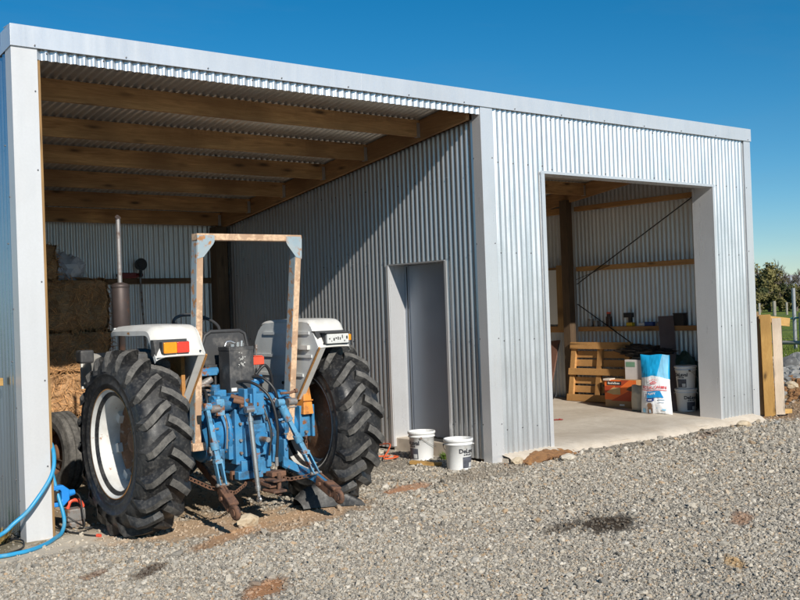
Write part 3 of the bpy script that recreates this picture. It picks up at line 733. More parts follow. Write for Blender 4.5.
mb.bb((-.16,-.24,.46), (.16,.2,.90)); mb.bb((-.10,-.285,.52), (.10,-.24,.77)); mb.bb((-.13,-.27,.37), (.13,.1,.49)); mb.bb((-.17,-.22,.345), (.05,-.29,.41)); mb.bb((-.20,-.20,.50),(-.16,-.05,.62)); mb.bb((.16,-.21,.44),(.22,-.05,.58)); mb.bb((-.05,-.31,.40),(.02,-.28,.66)); mb.bb((.085,-.30,.42),(.125,-.26,.70))
for px_, pz in ((-.12,.55),(-.12,.65),(-.12,.78),(.12,.55),(.12,.66),(.12,.8),(0,.84),(-.06,.84),(.06,.84)):
    mb.cyl((px_,-.24,pz), (px_,-.262,pz), .013, n=6, m=1, sm=False)
mb.cyl((0,-.285,.66), (0,-.36,.66), .055, n=20); mb.cyl((0,-.36,.66), (0,-.47,.66), .021, n=12, m=1)
for sx in (-1, 1):
    mb.cyl((sx*.40,.02,AX-.02), (sx*.70,.02,RR), .115, .085, 24); mb.bb((sx*.52,-.115,.60), (sx*.62,.14,.86)); mb.cyl((sx*.70,.02,RR), (sx*.90,.02,RR), .05, n=16, m=1)
    mb.bb((sx*.635,-.125,.595), (sx*.66,.15,.865))
    for zz in (.64,.82):
        mb.cyl((sx*.57,-.115,zz), (sx*.57,-.14,zz), .014, n=6, m=1, sm=False)
mb.build('axle_housing', [M['blue'], M['steel']], TR, .006)
# hydraulic lift cover with its cross shaft
mb = MB(); mb.prism([(.35,.90),(-.16,.90),(-.27,.97),(-.27,1.03),(-.17,1.075),(.30,1.06)], (-.13,0,0), (0,1,0), (0,0,1), (.26,0,0)); mb.cyl((-.27,-.19,1.0), (.27,-.19,1.0), .058, n=24)
mb.cyl((-.30,-.19,1.0), (-.27,-.19,1.0), .075); mb.cyl((.27,-.19,1.0), (.30,-.19,1.0), .075)
mb.bb((-.07,-.335,.90), (.055,-.2,1.07)); mb.cyl((.10,-.1,1.06), (.10,-.1,1.16), .045); mb.cyl((.10,-.1,1.15), (.17,-.12,1.17), .035); mb.bb((-.25,-.08,1.0), (-.14,.12,1.10)); mb.cyl((-.2,.0,1.09), (-.2,.0,1.14), .04)
for i in range(6):
    mb.cyl((-.11+.044*i,-.02,1.06), (-.11+.044*i,-.02,1.085), .012, n=6, m=1, sm=False)
mb.v = [(p[0],p[1],p[2]-.055) for p in mb.v]; mb.build('lift_cover', [M['blue'], M['steel']], TR, .008)
mb = MB(); mb.bb((-.135,-.36,.86), (-.105,-.26,1.06)); mb.bb((-.055,-.36,.86), (-.025,-.26,1.06)); mb.cyl((-.16,-.33,.93), (.0,-.33,.93), .016, m=1); mb.cyl((-.2,-.30,.975), (-.13,-.34,.955), .021, m=1); mb.cyl((-.21,-.28,1.01), (-.10,-.36,.965), .017, m=1)
mb.build('top_link_bracket', [M['blue'], M['rusty']], TR, .004)
# lift arms, rods, lower links
for sx, xa, xt in ((-1, -.40, -.40), (1, .29, .20)):
    mb = MB(); mb.cyl((sx*.28,-.19,.945), (sx*.335,-.19,.945), .07); mb.bar((sx*.31,-.19,.945), (xa-.02,-.38,.93), .045, .09, h2=.055)
    mb.cyl((xa-.05,-.38,.93), (xa+.03,-.38,.93), .03, m=1)
    mb.build('lift_arm', [M['blue'], M['steel']], TR, .008)
lrod = {}
for sx, top_, bot in ((-1, (-.475,-.385,.95), (-.405,-.46,.36)), (1, (.17,-.385,.93), (.435,-.46,.345))):
    mb = MB(); t_, b_ = V(top_), V(bot); d = (b_-t_)
    mb.bar(t_, t_+d*.70, .030, .030, (0,1,0), w2=.042, h2=.036); mb.cyl(t_-V((.03,0,0)), t_+V((.03,0,0)), .03)
    q = t_+d*.70; xs_ = V((.024,0,0))
    mb.bar(q-d*.03-xs_, b_-xs_, .012, .05, (0,1,0)); mb.bar(q-d*.03+xs_, b_+xs_, .012, .05, (0,1,0)); mb.box(q, (.062,.05,.03))
    mb.cyl(b_-V((.05,0,0)), b_+V((.05,0,0)), .014, m=1); mb.cyl(t_+d*.45, t_+d*.55, .034)
    if sx > 0: mb.cyl(t_+d*.05, t_+d*.25, .034); mb.tube([t_+d*.1, t_+d*.1+V((.05,-.03,.02)), t_+d*.1+V((.1,-.03,.02))], .008, m=1)
    mb.build('lift_rod', [M['blue2'], M['steel']], TR, .003)
for sx, a, mid, tip in ((-1, (-.30,.15,.47), (-.42,-.45,.325), (-.455,-.74,.195)), (1, (.30,.15,.47), (.445,-.44,.31), (.435,-.78,.195))):
    a, mid, tip = V(a), V(mid), V(tip); dd = (tip-mid).normalized()
    mb = MB(); mb.bar(a, mid, .022, .075, m=0); mb.bar(mid-dd*.02, tip-dd*.13, .026, .085)
    lk = mb.build('lower_link', M['blue'] if sx > 0 else M['rusty'], TR, .004)
    mb = MB(); xs_ = V((.022,0,0))
    mb.bar(mid+dd*.02+xs_, tip-dd*.06+xs_, .018, .10); mb.bar(mid+dd*.05-xs_, tip-dd*.08-xs_, .018, .085)
    mb.bar(mid+dd*.16, tip-dd*.02, .05, .07); mb.torus(tip, (1,0,.1), .040, .022, 18, 8); mb.cyl(tip-V((.028,0,0)), tip+V((.028,0,0)), .030, .030, 16)
    mb.bar(tip-dd*.16+V((0,0,.05)), tip-dd*.02+V((0,0,.05)), .075, .022); mb.cyl(mid+dd*.12+V((-.05,0,0)), mid+dd*.12+V((.05,0,0)), .016)
    mb.build('link_end', M['rusty'], lk, .006)
# hanging top link: bright tube, screw ends
mb = MB(); a, b_ = V((-.105,-.375,.90)), V((-.075,-.43,.20)); d = b_-a
mb.cyl(a+d*.08, a+d*.90, .020, n=16); mb.cyl(a, a+d*.1, .012); mb.cyl(a+d*.88, b_, .013); mb.torus(b_, (1,0,0), .022, .011, 14, 8); mb.cyl(a-V((.035,0,0)), a+V((.035,0,0)), .027); mb.cyl(a+d*.10, a+d*.13, .025); mb.cyl(a+d*.85, a+d*.88, .024)
mb.build('top_link', M['chrome'], TR)
# drawbar with its rusty jaw
mb = MB(); mb.bar((.0,.2,.36), (.02,-.50,.30), .075, .03); mb.bb((-.03,-.40,.255), (.09,-.58,.275)); mb.bb((-.02,-.42,.335), (.10,-.56,.355)); mb.cyl((.05,-.53,.23), (.05,-.53,.40), .016); mb.bb((-.16,-.16,.33), (.2,-.12,.40)); mb.bb((.03,-.36,.36),(.16,-.46,.40))
mb.build('drawbar', M['rusty'], TR, .006)
# stabiliser chains
for pts in ([(-.66,-.02,.50),(-.55,-.2,.40),(-.45,-.36,.33),(-.42,-.45,.33)], [(-.41,-.45,.31),(-.25,-.37,.27),(-.1,-.26,.30),(-.02,-.17,.35)], [(.16,-.2,.34),(.28,-.31,.30),(.38,-.40,.32),(.435,-.44,.33)]):
    mb = MB(); P_ = [V(p) for p in pts]; tot = []
    for i in range(len(P_)-1):
        nseg = max(2, int((P_[i+1]-P_[i]).length/.032))
        tot += [P_[i].lerp(P_[i+1], k/nseg) for k in range(nseg)]
    for i in range(len(tot)-1):
        d = (tot[i+1]-tot[i]).normalized(); ax = d.cross(V((0,0,1)) if i % 2 else V((.3,1,.2)).cross(d)).normalized()
        mb.torus((tot[i]+tot[i+1])/2, ax, .012, .0045, 12, 6, stretch=d*.011)
    mb.build('stabiliser_chain', M['rusty'], TR)
# hydraulic hoses
for pts in ([(-.10,-.05,1.09),(.0,-.22,1.10),(.10,-.34,.98),(.14,-.38,.75),(.135,-.36,.50)], [(.02,.0,1.12),(.12,-.18,1.13),(.20,-.26,1.02),(.235,-.25,.86)], [(-.30,.1,1.02),(-.34,-.1,1.05),(-.37,-.2,.9),(-.36,-.2,.62)], [(.12,-.1,1.15),(.2,-.12,1.22),(.27,-.1,1.1),(.28,-.05,.9)], [(-.08,.3,1.05),(-.25,.2,1.06),(-.35,.1,1.0)]):
    mb = MB(); mb.tube(pts, .0125, 8, sub=8); mb.cyl(pts[-1], V(pts[-1])-V((0,0,.07)), .015, n=10, m=1)
    mb.build('hydraulic_hose', [M['hose'], M['steel']], TR)
mb = MB(); mb.tube([(.20,-.34,1.0),(.28,-.36,1.0),(.33,-.36,1.01)], .011, m=0); mb.cyl((.325,-.36,1.01), (.345,-.36,1.013), .018)
mb.build('coupling', M['rusty'], TR)
for pts, mt, r_ in (([(-.24,-.02,.93),(-.27,-.2,.92),(-.25,-.27,.80),(-.25,-.26,.60)], 'steel', .008), ([(.05,-.27,.98),(.18,-.30,.93),(.26,-.24,.86),(.33,-.10,.90)], 'steel', .008), ([(-.15,.1,1.0),(-.28,.02,1.02),(-.33,-.14,.97),(-.31,-.24,.84)], 'hose', .010), ([(.06,-.30,.90),(.09,-.36,.72),(.07,-.36,.52)], 'hose', .009)):
    mb = MB(); mb.tube(pts, r_, 8, sub=8); mb.build('oil_pipe', M[mt], TR)
for a_, b_, mt in (((-.33,-.27,.86),(-.26,-.20,.99),'blue2'), ((.19,-.27,.88),(.27,-.2,.96),'blue2'), ((-.31,-.26,.44),(-.27,-.16,.60),'blue'), ((.27,-.26,.42),(.31,-.12,.62),'blue'), ((-.44,-.10,.90),(-.36,.02,1.02),'steel'), ((.08,-.12,1.01),(.17,-.02,1.07),'rusty')):
    mb = MB(); mb.bb(a_, b_); c_ = [(a_[q]+b_[q])/2 for q in range(3)]
    mb.cyl((c_[0],a_[1]-.012,c_[2]+.02), (c_[0],a_[1],c_[2]+.02), .013, n=6, sm=False); mb.cyl((c_[0],c_[1],b_[2]), (c_[0],c_[1],b_[2]+.02), .016, n=10)
    mb.build('bracket', M[mt], TR, .008)
# platform, pedals, boxes under the seat
for a_, b_ in ((-.47,-.18),(.18,.47)):
    mb = MB(); mb.bb((a_,.25,.93), (b_,.85,.955)); mb.build('footplate', M['black'], TR)
mb = MB(); mb.bb((-.30,.02,1.16), (-.16,.30,1.20)); mb.cyl((-.30,.05,1.195), (-.15,.05,1.195), .03); mb.bb((-.33,.06,1.06), (-.30,.3,1.2)); mb.build('side_bracket', M['blue'], TR, .006)
mb = MB()
for zz in (1.0, 1.035, 1.075):
    mb.tube([(-.36,.0,zz),(-.28,-.02,zz+.012),(-.2,.02,zz-.01),(-.14,.05,zz)], .011, 8, sub=4)
mb.cyl((-.30,.06,1.08), (-.2,.06,1.13), .03); mb.build('control_valve', M['steel'], TR)
# seat: back shell with padded frame, cushion
mb = MB(); prf = [(-.205,1.21),(-.215,1.36),(-.17,1.475),(-.12,1.505),(.14,1.505),(.185,1.48),(.21,1.36),(.20,1.21)]
mb.prism(prf, (0,.10,0), (1,0,0), (0,.06,1), (0,.05,0)); mb.tube([(p[0]*1.03,.105+.06*p[1],p[1]+.004) for p in prf], .016, 10)
mb.build('seat_backrest', M['black'], TR, .015)
mb = MB(); mb.bb((-.215,.12,1.16), (.21,.56,1.24)); mb.bb((-.12,.15,1.0), (.12,.45,1.16)); mb.tube([(-.23,.12,1.25),(-.31,.2,1.33),(-.33,.42,1.35)], .018, 8, sub=4); mb.tube([(.225,.12,1.25),(.27,.2,1.3),(.28,.42,1.32)], .018, 8, sub=4)
mb.build('seat', M['black'], TR, .02)
# black box hung behind the seat
mb = MB(); mb.bb((-.125,-.12,1.015), (.095,.06,1.375)); mb.bb((-.128,-.122,1.355), (.098,.062,1.385)); mb.bb((-.02,-.124,1.02), (-.012,-.119,1.35))
bx = mb.build('tool_box', M['black'], TR, .008)
mb = MB(); mb.bb((-.118,-.1255,1.03), (-.070,-.1205,1.058)); mb.build('sticker', simple('white_sticker', (.7,.68,.64), .6, bmp=0), bx)
mb = MB()
for i in range(26):
    xx = -.02+random.gauss(0,.012)+.0*i; zz = 1.22+random.uniform(0,.12); mb.bb((xx,-.1262,zz), (xx+random.uniform(.003,.011),-.1205,zz+random.uniform(.003,.012)))
struct(mb.build('paint_fleck', simple('paint_fleck', (.55,.54,.51), .7, bmp=0), bx), 'stuff')
mb = MB(); mb.tube([(-.115,-.03,1.39),(-.10,-.03,1.425),(-.06,-.02,1.43),(-.02,-.03,1.41)], .009, m=0); mb.cyl((-.01,-.05,1.385), (-.01,-.05,1.42), .02); mb.cyl((.03,-.04,1.385), (.035,-.04,1.43), .012); mb.bb((-.08,-.07,1.385), (-.05,-.03,1.405)); mb.cyl((.06,0,1.385), (.06,0,1.41), .016)
mb.build('box_fitting', M['chrome'], TR)
mb = MB(); mb.bb((.125,-.05,1.225), (.235,.06,1.29)); mb.bb((.14,-.055,1.29), (.22,.05,1.30)); mb.build('red_module', M['redbox'], TR, .006)
# fenders: inner panel, flat top, sloped rear plate with lamp
def fender(s):
    mb = MB(); xi, xo = s*.505, (s*.895 if s < 0 else .835); t = .006
    # inner side panel outline in (y,z)
    pan = [(.56,1.40),(.50,1.49),(.44,1.535),(.36,1.558),(-.30,1.558),(-.35,1.52),(-.45,1.36),(-.10,.93),(.50,.90),(.60,1.18)]
    mb.prism(pan, (xi,0,0), (0,1,0), (0,0,1), (s*t,0,0), 1)
    # one pressed shell: flat top, rounded front and rear corners, rolled outer edge
    prof = [V((.470,1.530)), V((.466,1.548)), V((.448,1.563)), V((.40,1.573)), V((.33,1.578)), V((.15,1.583)), V((-.10,1.583)), V((-.26,1.579)), V((-.315,1.567)), V((-.348,1.540)), V((-.375,1.495)), V((-.42,1.425)), V((-.468,1.350))]
    PR = []
    for k in range(len(prof)-1):
        p0, p1, p2, p3 = prof[max(k-1,0)], prof[k], prof[k+1], prof[min(k+2,len(prof)-1)]
        for q in range(4):
            t_ = q/4; PR.append(.5*((2*p1)+(p2-p0)*t_+(2*p0-5*p1+4*p2-p3)*t_*t_+(3*p1-p0-3*p2+p3)*t_**3))
    PR.append(prof[-1])
    def shell(off):
        def f(u, v):
            k = v*(len(PR)-1); a = int(min(k, len(PR)-2)); c_ = PR[a].lerp(PR[a+1], k-a)
            n_ = (V((.03,RR+.25))-c_).normalized(); e = 0
            if u > .84: e = ((u-.84)/.16)**2*.040
            elif u < .10: e = ((.10-u)/.10)**2*.022
            crown_ = -.008*math.sin(math.pi*u)
            c_ = c_+n_*(e+crown_+off); taper = .93+.07*min(1, v*2.2)
            return (xi+(xo-xi)*u*taper, c_[0], c_[1])
        return f
    mb.sheet(shell(0), 22, len(PR)-1); mb.sheet(shell(.007), 22, len(PR)-1)
    def rim_(u, v): return V(shell(.036*v)(1, u))
    mb.sheet(rim_, len(PR)-1, 2); mb.sheet(lambda u, v: V(shell(.007*v)(u, 1)), 14, 1); mb.sheet(lambda u, v: V(shell(.014*v)(u, 0)), 14, 1)
    def lip(u, v): return (xi+(xo-xi)*u, -.468+.035*v, 1.350-.004*v)
    mb.sheet(lip, 10, 1)
    # folded flange along the sloping rear edge of the side panel
    mb.bar((xi+s*.03,-.462,1.352), (xi+s*.03,-.10,.915), .07, .007, (0,0,1))
    mb.bar((xi+s*.002,-.468,1.352), (xi+s*.002,-.106,.915), .014, .014, (0,0,1), 2)
    # swaged ribs and rivets of the side panel, on the driver's side
    for zz, y0, y1 in ((1.47,.40,-.33), (1.28,.54,-.36), (1.12,.52,-.22)):
        mb.bb((xi-s*.001,y0,zz-.012), (xi-s*.010,y1,zz+.012), 1)
    mb.bb((xi-s*.001,-.20,1.335), (xi-s*.028,-.33,1.37), 0)
    for yy, zz in ((.44,1.2),(.44,1.05),(-.05,1.2),(.1,1.05)): mb.cyl((xi,yy,zz), (xi-s*.012,yy,zz), .014, n=10, m=3)
    for k in range(4): mb.cyl((xi+s*(.05+.1*k),-.462,1.385), (xi+s*(.05+.1*k),-.475,1.383), .006, n=8, m=3)
    for yy in (.4,.2,0,-.2): mb.bb((xi+s*.05,yy-.012,1.545), (xo-s*.03,yy+.012,1.57), 1)
    # rust nibbling the outer top edge
    for k in range(14):
        yy = .42-.03*k+random.uniform(-.01,.01); q = random.uniform(.008,.016); xe = xi+(xo-xi)*(.93+.07*min(1,(.47-yy)/.95*2.2))+s*.0015
        mb.add([(xe,yy-q,1.524-q*.6),(xe,yy+q,1.526-q*.3),(xe,yy+q*.7,1.530+q*.4),(xe,yy-q*.5,1.530+q*.5)], [(0,1,2,3)], 2)
    f = mb.build('fender', [M['fender'], M['fender_in'], M['rustedge'], M['dark']], TR)
    return f
def on_rear(xx, v, off): # point on the rear plate, pushed out by off
    return V((xx, -.335-.125*v-.02*math.sin(v*1.5)-off*.87, 1.577-.225*v-off*.47))
for s in (-1, 1):
    f = fender(s)
    xc = s*.745
    if s < 0:
        a0, a1, c1, b1 = -.885, -.775, -.775, -.645
    dz = .086
    def lens(mb, x0, x1, z0, z1, y0, y1, m=0): mb.bb((x0,y0,z0), (x1,y1,z1), m)
    if s < 0:
        mb = MB(); mb.hexa([(-.89,-.425,1.355),(-.645,-.425,1.355),(-.645,-.36,1.355),(-.90,-.36,1.355),(-.905,-.415,1.478),(-.635,-.415,1.478),(-.635,-.36,1.478),(-.905,-.36,1.478)]); mb.bb((-.86,-.47,1.372), (-.648,-.42,1.462))
        h = mb.build('tail_light', M['black'], f, .004)
        mb = MB(); mb.bb((-.856,-.492,1.376), (-.752,-.468,1.458)); mb.build('orange_lens', M['orange'], h, .006)
        mb = MB(); mb.bb((-.750,-.490,1.376), (-.652,-.468,1.458)); mb.build('red_lens', M['red'], h, .006)
    else:
        def sh(q): q.v = [(p[0]-.055,p[1],p[2]) for p in q.v]
        mb = MB(); mb.hexa([(.585,-.425,1.395),(.86,-.425,1.365),(.86,-.36,1.365),(.60,-.36,1.395),(.555,-.415,1.485),(.86,-.415,1.485),(.86,-.36,1.485),(.555,-.36,1.485)]); mb.bb((.615,-.475,1.375), (.855,-.42,1.468)); mb.bb((.60,-.505,1.464), (.865,-.42,1.474))
        sh(mb); h = mb.build('tail_light', M['black'], f, .004)
        mb = MB(); mb.bb((.622,-.496,1.380), (.835,-.472,1.458)); sh(mb); le = mb.build('clear_lens', M['lens'], h, .004)
        mb = MB()
        for k in range(9):
            xx = .64+.021*k; zz = 1.405+random.uniform(-.012,.016); mb.bb((xx,-.4985,zz), (xx+random.uniform(.006,.014),-.4945,zz+random.uniform(.006,.03)))
        sh(mb); mb.build('lens_marking', M['dark'], h)
        mb = MB(); mb.bb((.837,-.492,1.40), (.862,-.46,1.45)); sh(mb); mb.build('orange_lens', M['orange'], h, .004)
mb = MB(); mb.hexa([(.53,-.16,.79),(.63,-.16,.79),(.63,.10,.79),(.53,.10,.79),(.565,-.12,1.11),(.60,-.12,1.14),(.60,.10,1.14),(.565,.10,1.11)]); mb.bb((.535,-.165,.90), (.625,-.16,.91)); mb.build('orange_guard', M['orangepart'], TR, .005)
# hanging chain and strap by the right trumpet
mb = MB()
for k in range(9): mb.torus((.52,-.20,.62-.028*k), (1,0,0) if k % 2 else (0,1,0), .010, .004, 10, 6, stretch=V((0,0,.009)))
mb.build('check_chain', M['rusty'], TR)
mb = MB(); mb.hexa([(.235,-.30,.41),(.40,-.28,.33),(.40,-.26,.33),(.235,-.28,.41),(.235,-.30,.49),(.43,-.28,.38),(.43,-.26,.38),(.235,-.28,.49)]); mb.build('sway_plate', M['blue'], TR, .003)
mb = MB(); mb.bb((-.585,-.20,1.0), (-.555,.1,1.36)); mb.build('fender_stay', M['rustedge'], TR)
# roll bar, leaning back
def rp(xx, z): return V((xx, -.135-(z-.68)*.062, z))
for s in (-1, 1):
    mb = MB(); A, B = (rp(-.455,.62), rp(-.428,2.22)) if s < 0 else (rp(.388,.62), rp(.466,2.22))
    mb.bar(A, B, .052, .095, (0,1,0), 0); 
    # worn blue face towards the middle of the tractor
    off = V((-s*.0275 if s > 0 else -.0275,0,0)); mb.bar(A+V((-.0275,0,0)), B+V((-.0275,0,0)), .003, .088, (0,1,0), 1)
    xb = -.455 if s < 0 else .388; mb.bb((xb-.055,-.20,.60), (xb+.055,-.02,.66), 0)
    mb.build('roll_bar_post', [M['rustbar'], M['rollblue']], TR, .004)
mb = MB(); mb.bar(rp(-.455,2.252), rp(.493,2.252), .095, .052, (0,0,1))
mb.build('roll_bar_beam', M['rustbar'], TR, .004)
for s in (-1, 1):
    mb = MB(); p0 = rp(s*.473,2.225)
    q = [(.473,2.252),(.473,2.07),(.418,2.085),(.335,2.185),(.325,2.205),(.325,2.252)]
    vs = [rp(s*(a-.473)+(-.455 if s < 0 else .492), z+.021)+V((0,-.05,-.009)) for a, z in q]; ws = [v_+V((0,.008,0)) for v_ in vs]
    if s > 0: vs, ws = ws, vs
    mb.add(vs+ws, [tuple(range(6)), tuple(range(11,5,-1))]+[(i,i+6,(i+1)%6+6,(i+1)%6) for i in range(6)])
    mb.build('gusset', M['rollblue'], TR)

# ------------------------------------------------------------------ things around the shed
def text_mb(txt, size, fn, mb=None, m=0, bold=0.0, align='CENTER'):
    cu = bpy.data.curves.new('lettering', 'FONT'); cu.body = txt; cu.size = size; cu.align_x = align; cu.offset = bold; cu.resolution_u = 3
    ob = bpy.data.objects.new('lettering', cu); me_ = bpy.data.meshes.new_from_object(ob)
    mb = mb or MB(); mb.add([fn(v_.co.x, v_.co.y) for v_ in me_.vertices], [tuple(p.vertices) for p in me_.polygons], m)
    bpy.data.objects.remove(ob); bpy.data.curves.remove(cu); bpy.data.meshes.remove(me_)
    return mb
# hay bales
m, nt, b = newmat('hay'); vec = coords(nt)
h1 = nz(nt, coords(nt, (30,30,120)), 1.2, 5, .7, 2); h2 = nz(nt, vec, 3.5, 4)
c = mix(nt, ramp(nt, h1, [(.3, g(0)), (.7, g(1))]), (.30,.155,.07), (.84,.52,.27)); c = mix(nt, ramp(nt, h2, [(.4, g(0)), (.7, g(.45))]), c, (.30,.165,.075))
at = N(nt, 'ShaderNodeAttribute', attribute_name='tint'); c = mix(nt, 1., c, at.outputs['Color'], 'MULTIPLY')
L(nt, c, b.inputs['Base Color']); b.inputs['Roughness'].default_value = .95; bump(nt, b, h1, .8, .02); M['hay'] = m
def bale_mesh(lx, ly, lz, strands, seed):
    rs = np.random.default_rng(seed); mb = MB(); tint = []
    def surf(u, v, f):
        a, c_ = (u-.5), (v-.5)
        p = {0:(a,-.5,c_),1:(a,.5,c_),2:(-.5,a,c_),3:(.5,a,c_),4:(a,c_,.5),5:(a,c_,-.5)}[f]
        q = V((p[0]*lx, p[1]*ly, p[2]*lz)); n_ = noise.noise(q*4+V((seed,0,0)))*.06+noise.noise(q*13)*.03
        k = max(abs(p[0]), abs(p[2])); rnd = 1-.05*max(0, abs(p[0])*2-.85)/.15-.05*max(0, abs(p[2])*2-.85)/.15 if f < 2 else 1
        r = q.normalized(); out = V({0:(0,-1,0),1:(0,1,0),2:(-1,0,0),3:(1,0,0),4:(0,0,1),5:(0,0,-1)}[f])
        tie = -.02*math.exp(-((abs(q.x)-lx*.2)/.018)**2)
        return q*(.985 if rnd == 1 else rnd) + out*(n_+tie)
    for f in range(6):
        n0 = len(mb.v); mb.sheet(lambda u, v: surf(u, v, f), 22, 14, 0, False); tint += [(1,1,1)]*(len(mb.v)-n0)
    for i in range(strands):
        f = int(rs.choice([0,0,0,2,3,3,4])); p = surf(rs.random(), rs.random(), f)
        out = V({0:(0,-1,0),2:(-1,0,0),3:(1,0,0),4:(0,0,1)}[f])
        d = V(rs.normal(size=3)); d = (d-out*d.dot(out)*.75); d.z -= .25; d.normalize(); ln = rs.uniform(.06,.20); wd = rs.uniform(.002,.0045)
        sd_ = d.cross(out+V((.01,.02,.03))).normalized()*wd; lift = out*rs.uniform(.0,.03); mid_ = p+d*ln*.5+lift+V((0,0,-.01)); e = p+d*ln+lift*rs.uniform(-.5,1)-V((0,0,.02))
        t_ = rs.uniform(.6, 1.75); col_ = (t_, t_*.93, t_*.8); p = p-out*.004
        mb.add([p-sd_,p+sd_,mid_+sd_,mid_-sd_,e], [(0,1,2,3),(3,2,4)]); tint += [col_]*5
    return mb, np.array(tint)
def bale(loc, dims, label, strands, seed, rz=0):
    mb, t_ = bale_mesh(*dims, strands, seed); o = mb.build('hay_bale', M['hay'], None, loc=loc, rz=rz); colour_attr(o.data, t_)
    return tag(o, label, 'hay bale', 'hay bales stacked in the open bay')
hx = 2.13
for k, (z0, h, xo, nm) in enumerate(((0, .50, -.03, 'sunlit hay bale on the ground, lowest of the stack behind the small front wheel'), (.50, .52, .02, 'hay bale second from the ground in the stack beside the white post'), (1.02, .49, .03, 'hay bale with a bulging front in the middle of the stack'), (1.51, .64, 0, 'tall shaggy brown hay bale under the crumpled plastic sheet'))):
    bale((hx+xo, 4.70, z0+h/2), (1.02, .62, h*.985), nm, 1500, 3+k, R((-1, 2, -2, 1)[k]))
bale((1.72, 4.62, 2.35), (.56, .5, .42), 'small dark hay bale on top of the stack beside the crumpled plastic sheet', 700, 11, R(3))
# crumpled plastic on the bales
def crumple(name, c, d, mat, seed, amp=.3, sub=3):
    bm = bmesh.new(); bmesh.ops.create_icosphere(bm, subdivisions=sub, radius=.5); mb = MB()
    vs = []
    for v_ in bm.verts:
        q = v_.co*2; n_ = abs(noise.noise(q*1.7+V((seed,1,2))))*.8+abs(noise.noise(q*4+V((seed,5,2))))*.4
        k = 1+amp*(n_-.45); z = max(v_.co.z, -.36)
        vs.append((v_.co.x*k*d[0], v_.co.y*k*d[1], z*k*d[2]))
    mb.add(vs, [tuple(v_.index for v_ in f.verts) for f in bm.faces], 0, False); bm.free()
    return mb.build(name, mat, None, loc=c)
M['film'] = simple('grey_film', (.52,.54,.58), .28, 0, .2, 6, .1)
tag(crumple('plastic_sheet', (2.20,4.58,2.27), (.46,.42,.42), M['film'], 4, .5), 'crumpled pale plastic sheet bundled on top of the hay stack', 'plastic sheet')
# round headed pole tool and the red grinder on the rail
po = thing('pole_tool', 'long pale pole with black round head leaning on the back wall rail', 'tool', (3.50,5.28,0))
mb = MB(); mb.cyl((.05,-.08,.02), (0,.03,2.24), .016, .014, 10); mb.build('pole', M['steel'], po)
mb = MB(); mb.cyl((0,-.02,2.37), (0,.03,2.37), .085, .075, 28); mb.cyl((0,-.03,2.37), (0,-.02,2.37), .05, n=20); mb.cyl((0,.0,2.2), (0,.0,2.31), .022); mb.build('round_head', M['hose'], po, .006)
rg = thing('power_tool', 'dark red power tool lying on the back wall rail beside the round headed pole', 'tool', (3.36,5.36,2.187))
mb = MB(); mb.bb((-.12,-.035,0), (.10,.03,.075)); mb.cyl((.10,0,.04), (.20,0,.045), .032, .026, 14); mb.build('tool_body', simple('dark_red', (.16,.02,.02), .5), rg, .01)
mb = MB(); mb.cyl((-.12,0,.04), (-.17,0,.04), .03, .02, 12); mb.build('tool_handle', M['hose'], rg, .006)

# white pails
M['pail'] = simple('pail_plastic', (.80,.80,.79), .38, 0, .03, 4, .03, 30, (.50,.46,.39), .12, 9)
M['pailprint'] = simple('pail_print', (.035,.037,.045), .5, bmp=0); M['pailpic'] = simple('pail_picture', (.085,.09,.11), .5, 0, .8, 30, 0)
def pail(label, loc, rz, lid=False, turn=0., group=None, pic=True):
    t_ = thing('bucket', label, 'bucket', loc, rz, group)
    r0, r1, H = .118, .142, .315
    prof = [(.0005,.004),(r0-.006,.004),(r0,.0),(r0+.002,.008),(r0+(r1-r0)*.78,H*.80),(r1+.004,H*.81),(r1+.006,H*.835),(r1-.002,H*.845),(r1+.001,H*.905),(r1+.010,H*.915),(r1+.010,H*.985),(r1+.006,H),(r1-.004,H)]
    if lid: prof += [(r1-.010,H-.008),(r1-.03,H-.010),(r1-.034,H-.004),(.0005,H-.004)]
    else: prof += [(r1-.006,H-.01),(r1-.008,H*.8),(r0-.004,.012),(.0005,.010)]
    mb = MB(); mb.lathe(prof, (0,0,0), (0,0,1), 48); mb.build('pail_body', M['pail'], t_)
    rad = lambda z: r0+(r1-r0)*z/(H*.83)+.0018
    def onp(a0):
        return lambda x_, z_: V((math.cos(a0+x_/.135)*rad(z_), math.sin(a0+x_/.135)*rad(z_), z_))
    f = onp(turn)
    mb = text_mb('DeLaval', .062, lambda x_, z_: f(x_, z_+.175), bold=.0018); [mb.sheet(lambda u, v: f(-.05+.026*k+.019*u, .150+(.016 if k % 2 else .011)*v), 3, 1) for k in range(4)]
    mb.build('lettering', M['pailprint'], t_)
    if pic:
        mb = MB(); mb.sheet(lambda u, v: f(-.06+.14*u, .022+.112*v), 14, 4); mb.build('picture_label', M['pailpic'], t_)
        mb = MB(); mb.sheet(lambda u, v: (lambda p: V((p.x*1.012,p.y*1.012,p.z)))(f(.018+.05*u, .03+.045*v)), 8, 2); mb.build('pale_panel', simple('pale_print', (.55,.55,.54), .6, 0, .4, 40), t_)
    mb = MB(); pts = []
    for k in range(13):
        a = math.pi*k/12; pts.append(((r1+.012)*math.cos(a+turn+.9), (r1+.012)*math.sin(a+turn+.9), H*.80-.115*math.sin(a)))
    mb.tube(pts, .0028, 6)
    for q in (pts[0], pts[-1]): mb.cyl(V(q)*1.0-V((q[0]*.05,q[1]*.05,0)), V(q)+V((q[0]*.04,q[1]*.04,0)), .013, n=10)
    mb.build('wire_handle', M['steel'], t_)
    return t_
gB = 'white buckets by the partition door'
pail('open white bucket standing in front of the door sill, left of the pair', (4.60,.83,float(gz(4.6,.83))-.005), 0, False, math.atan2(-.77,-.63)-.95, gB)
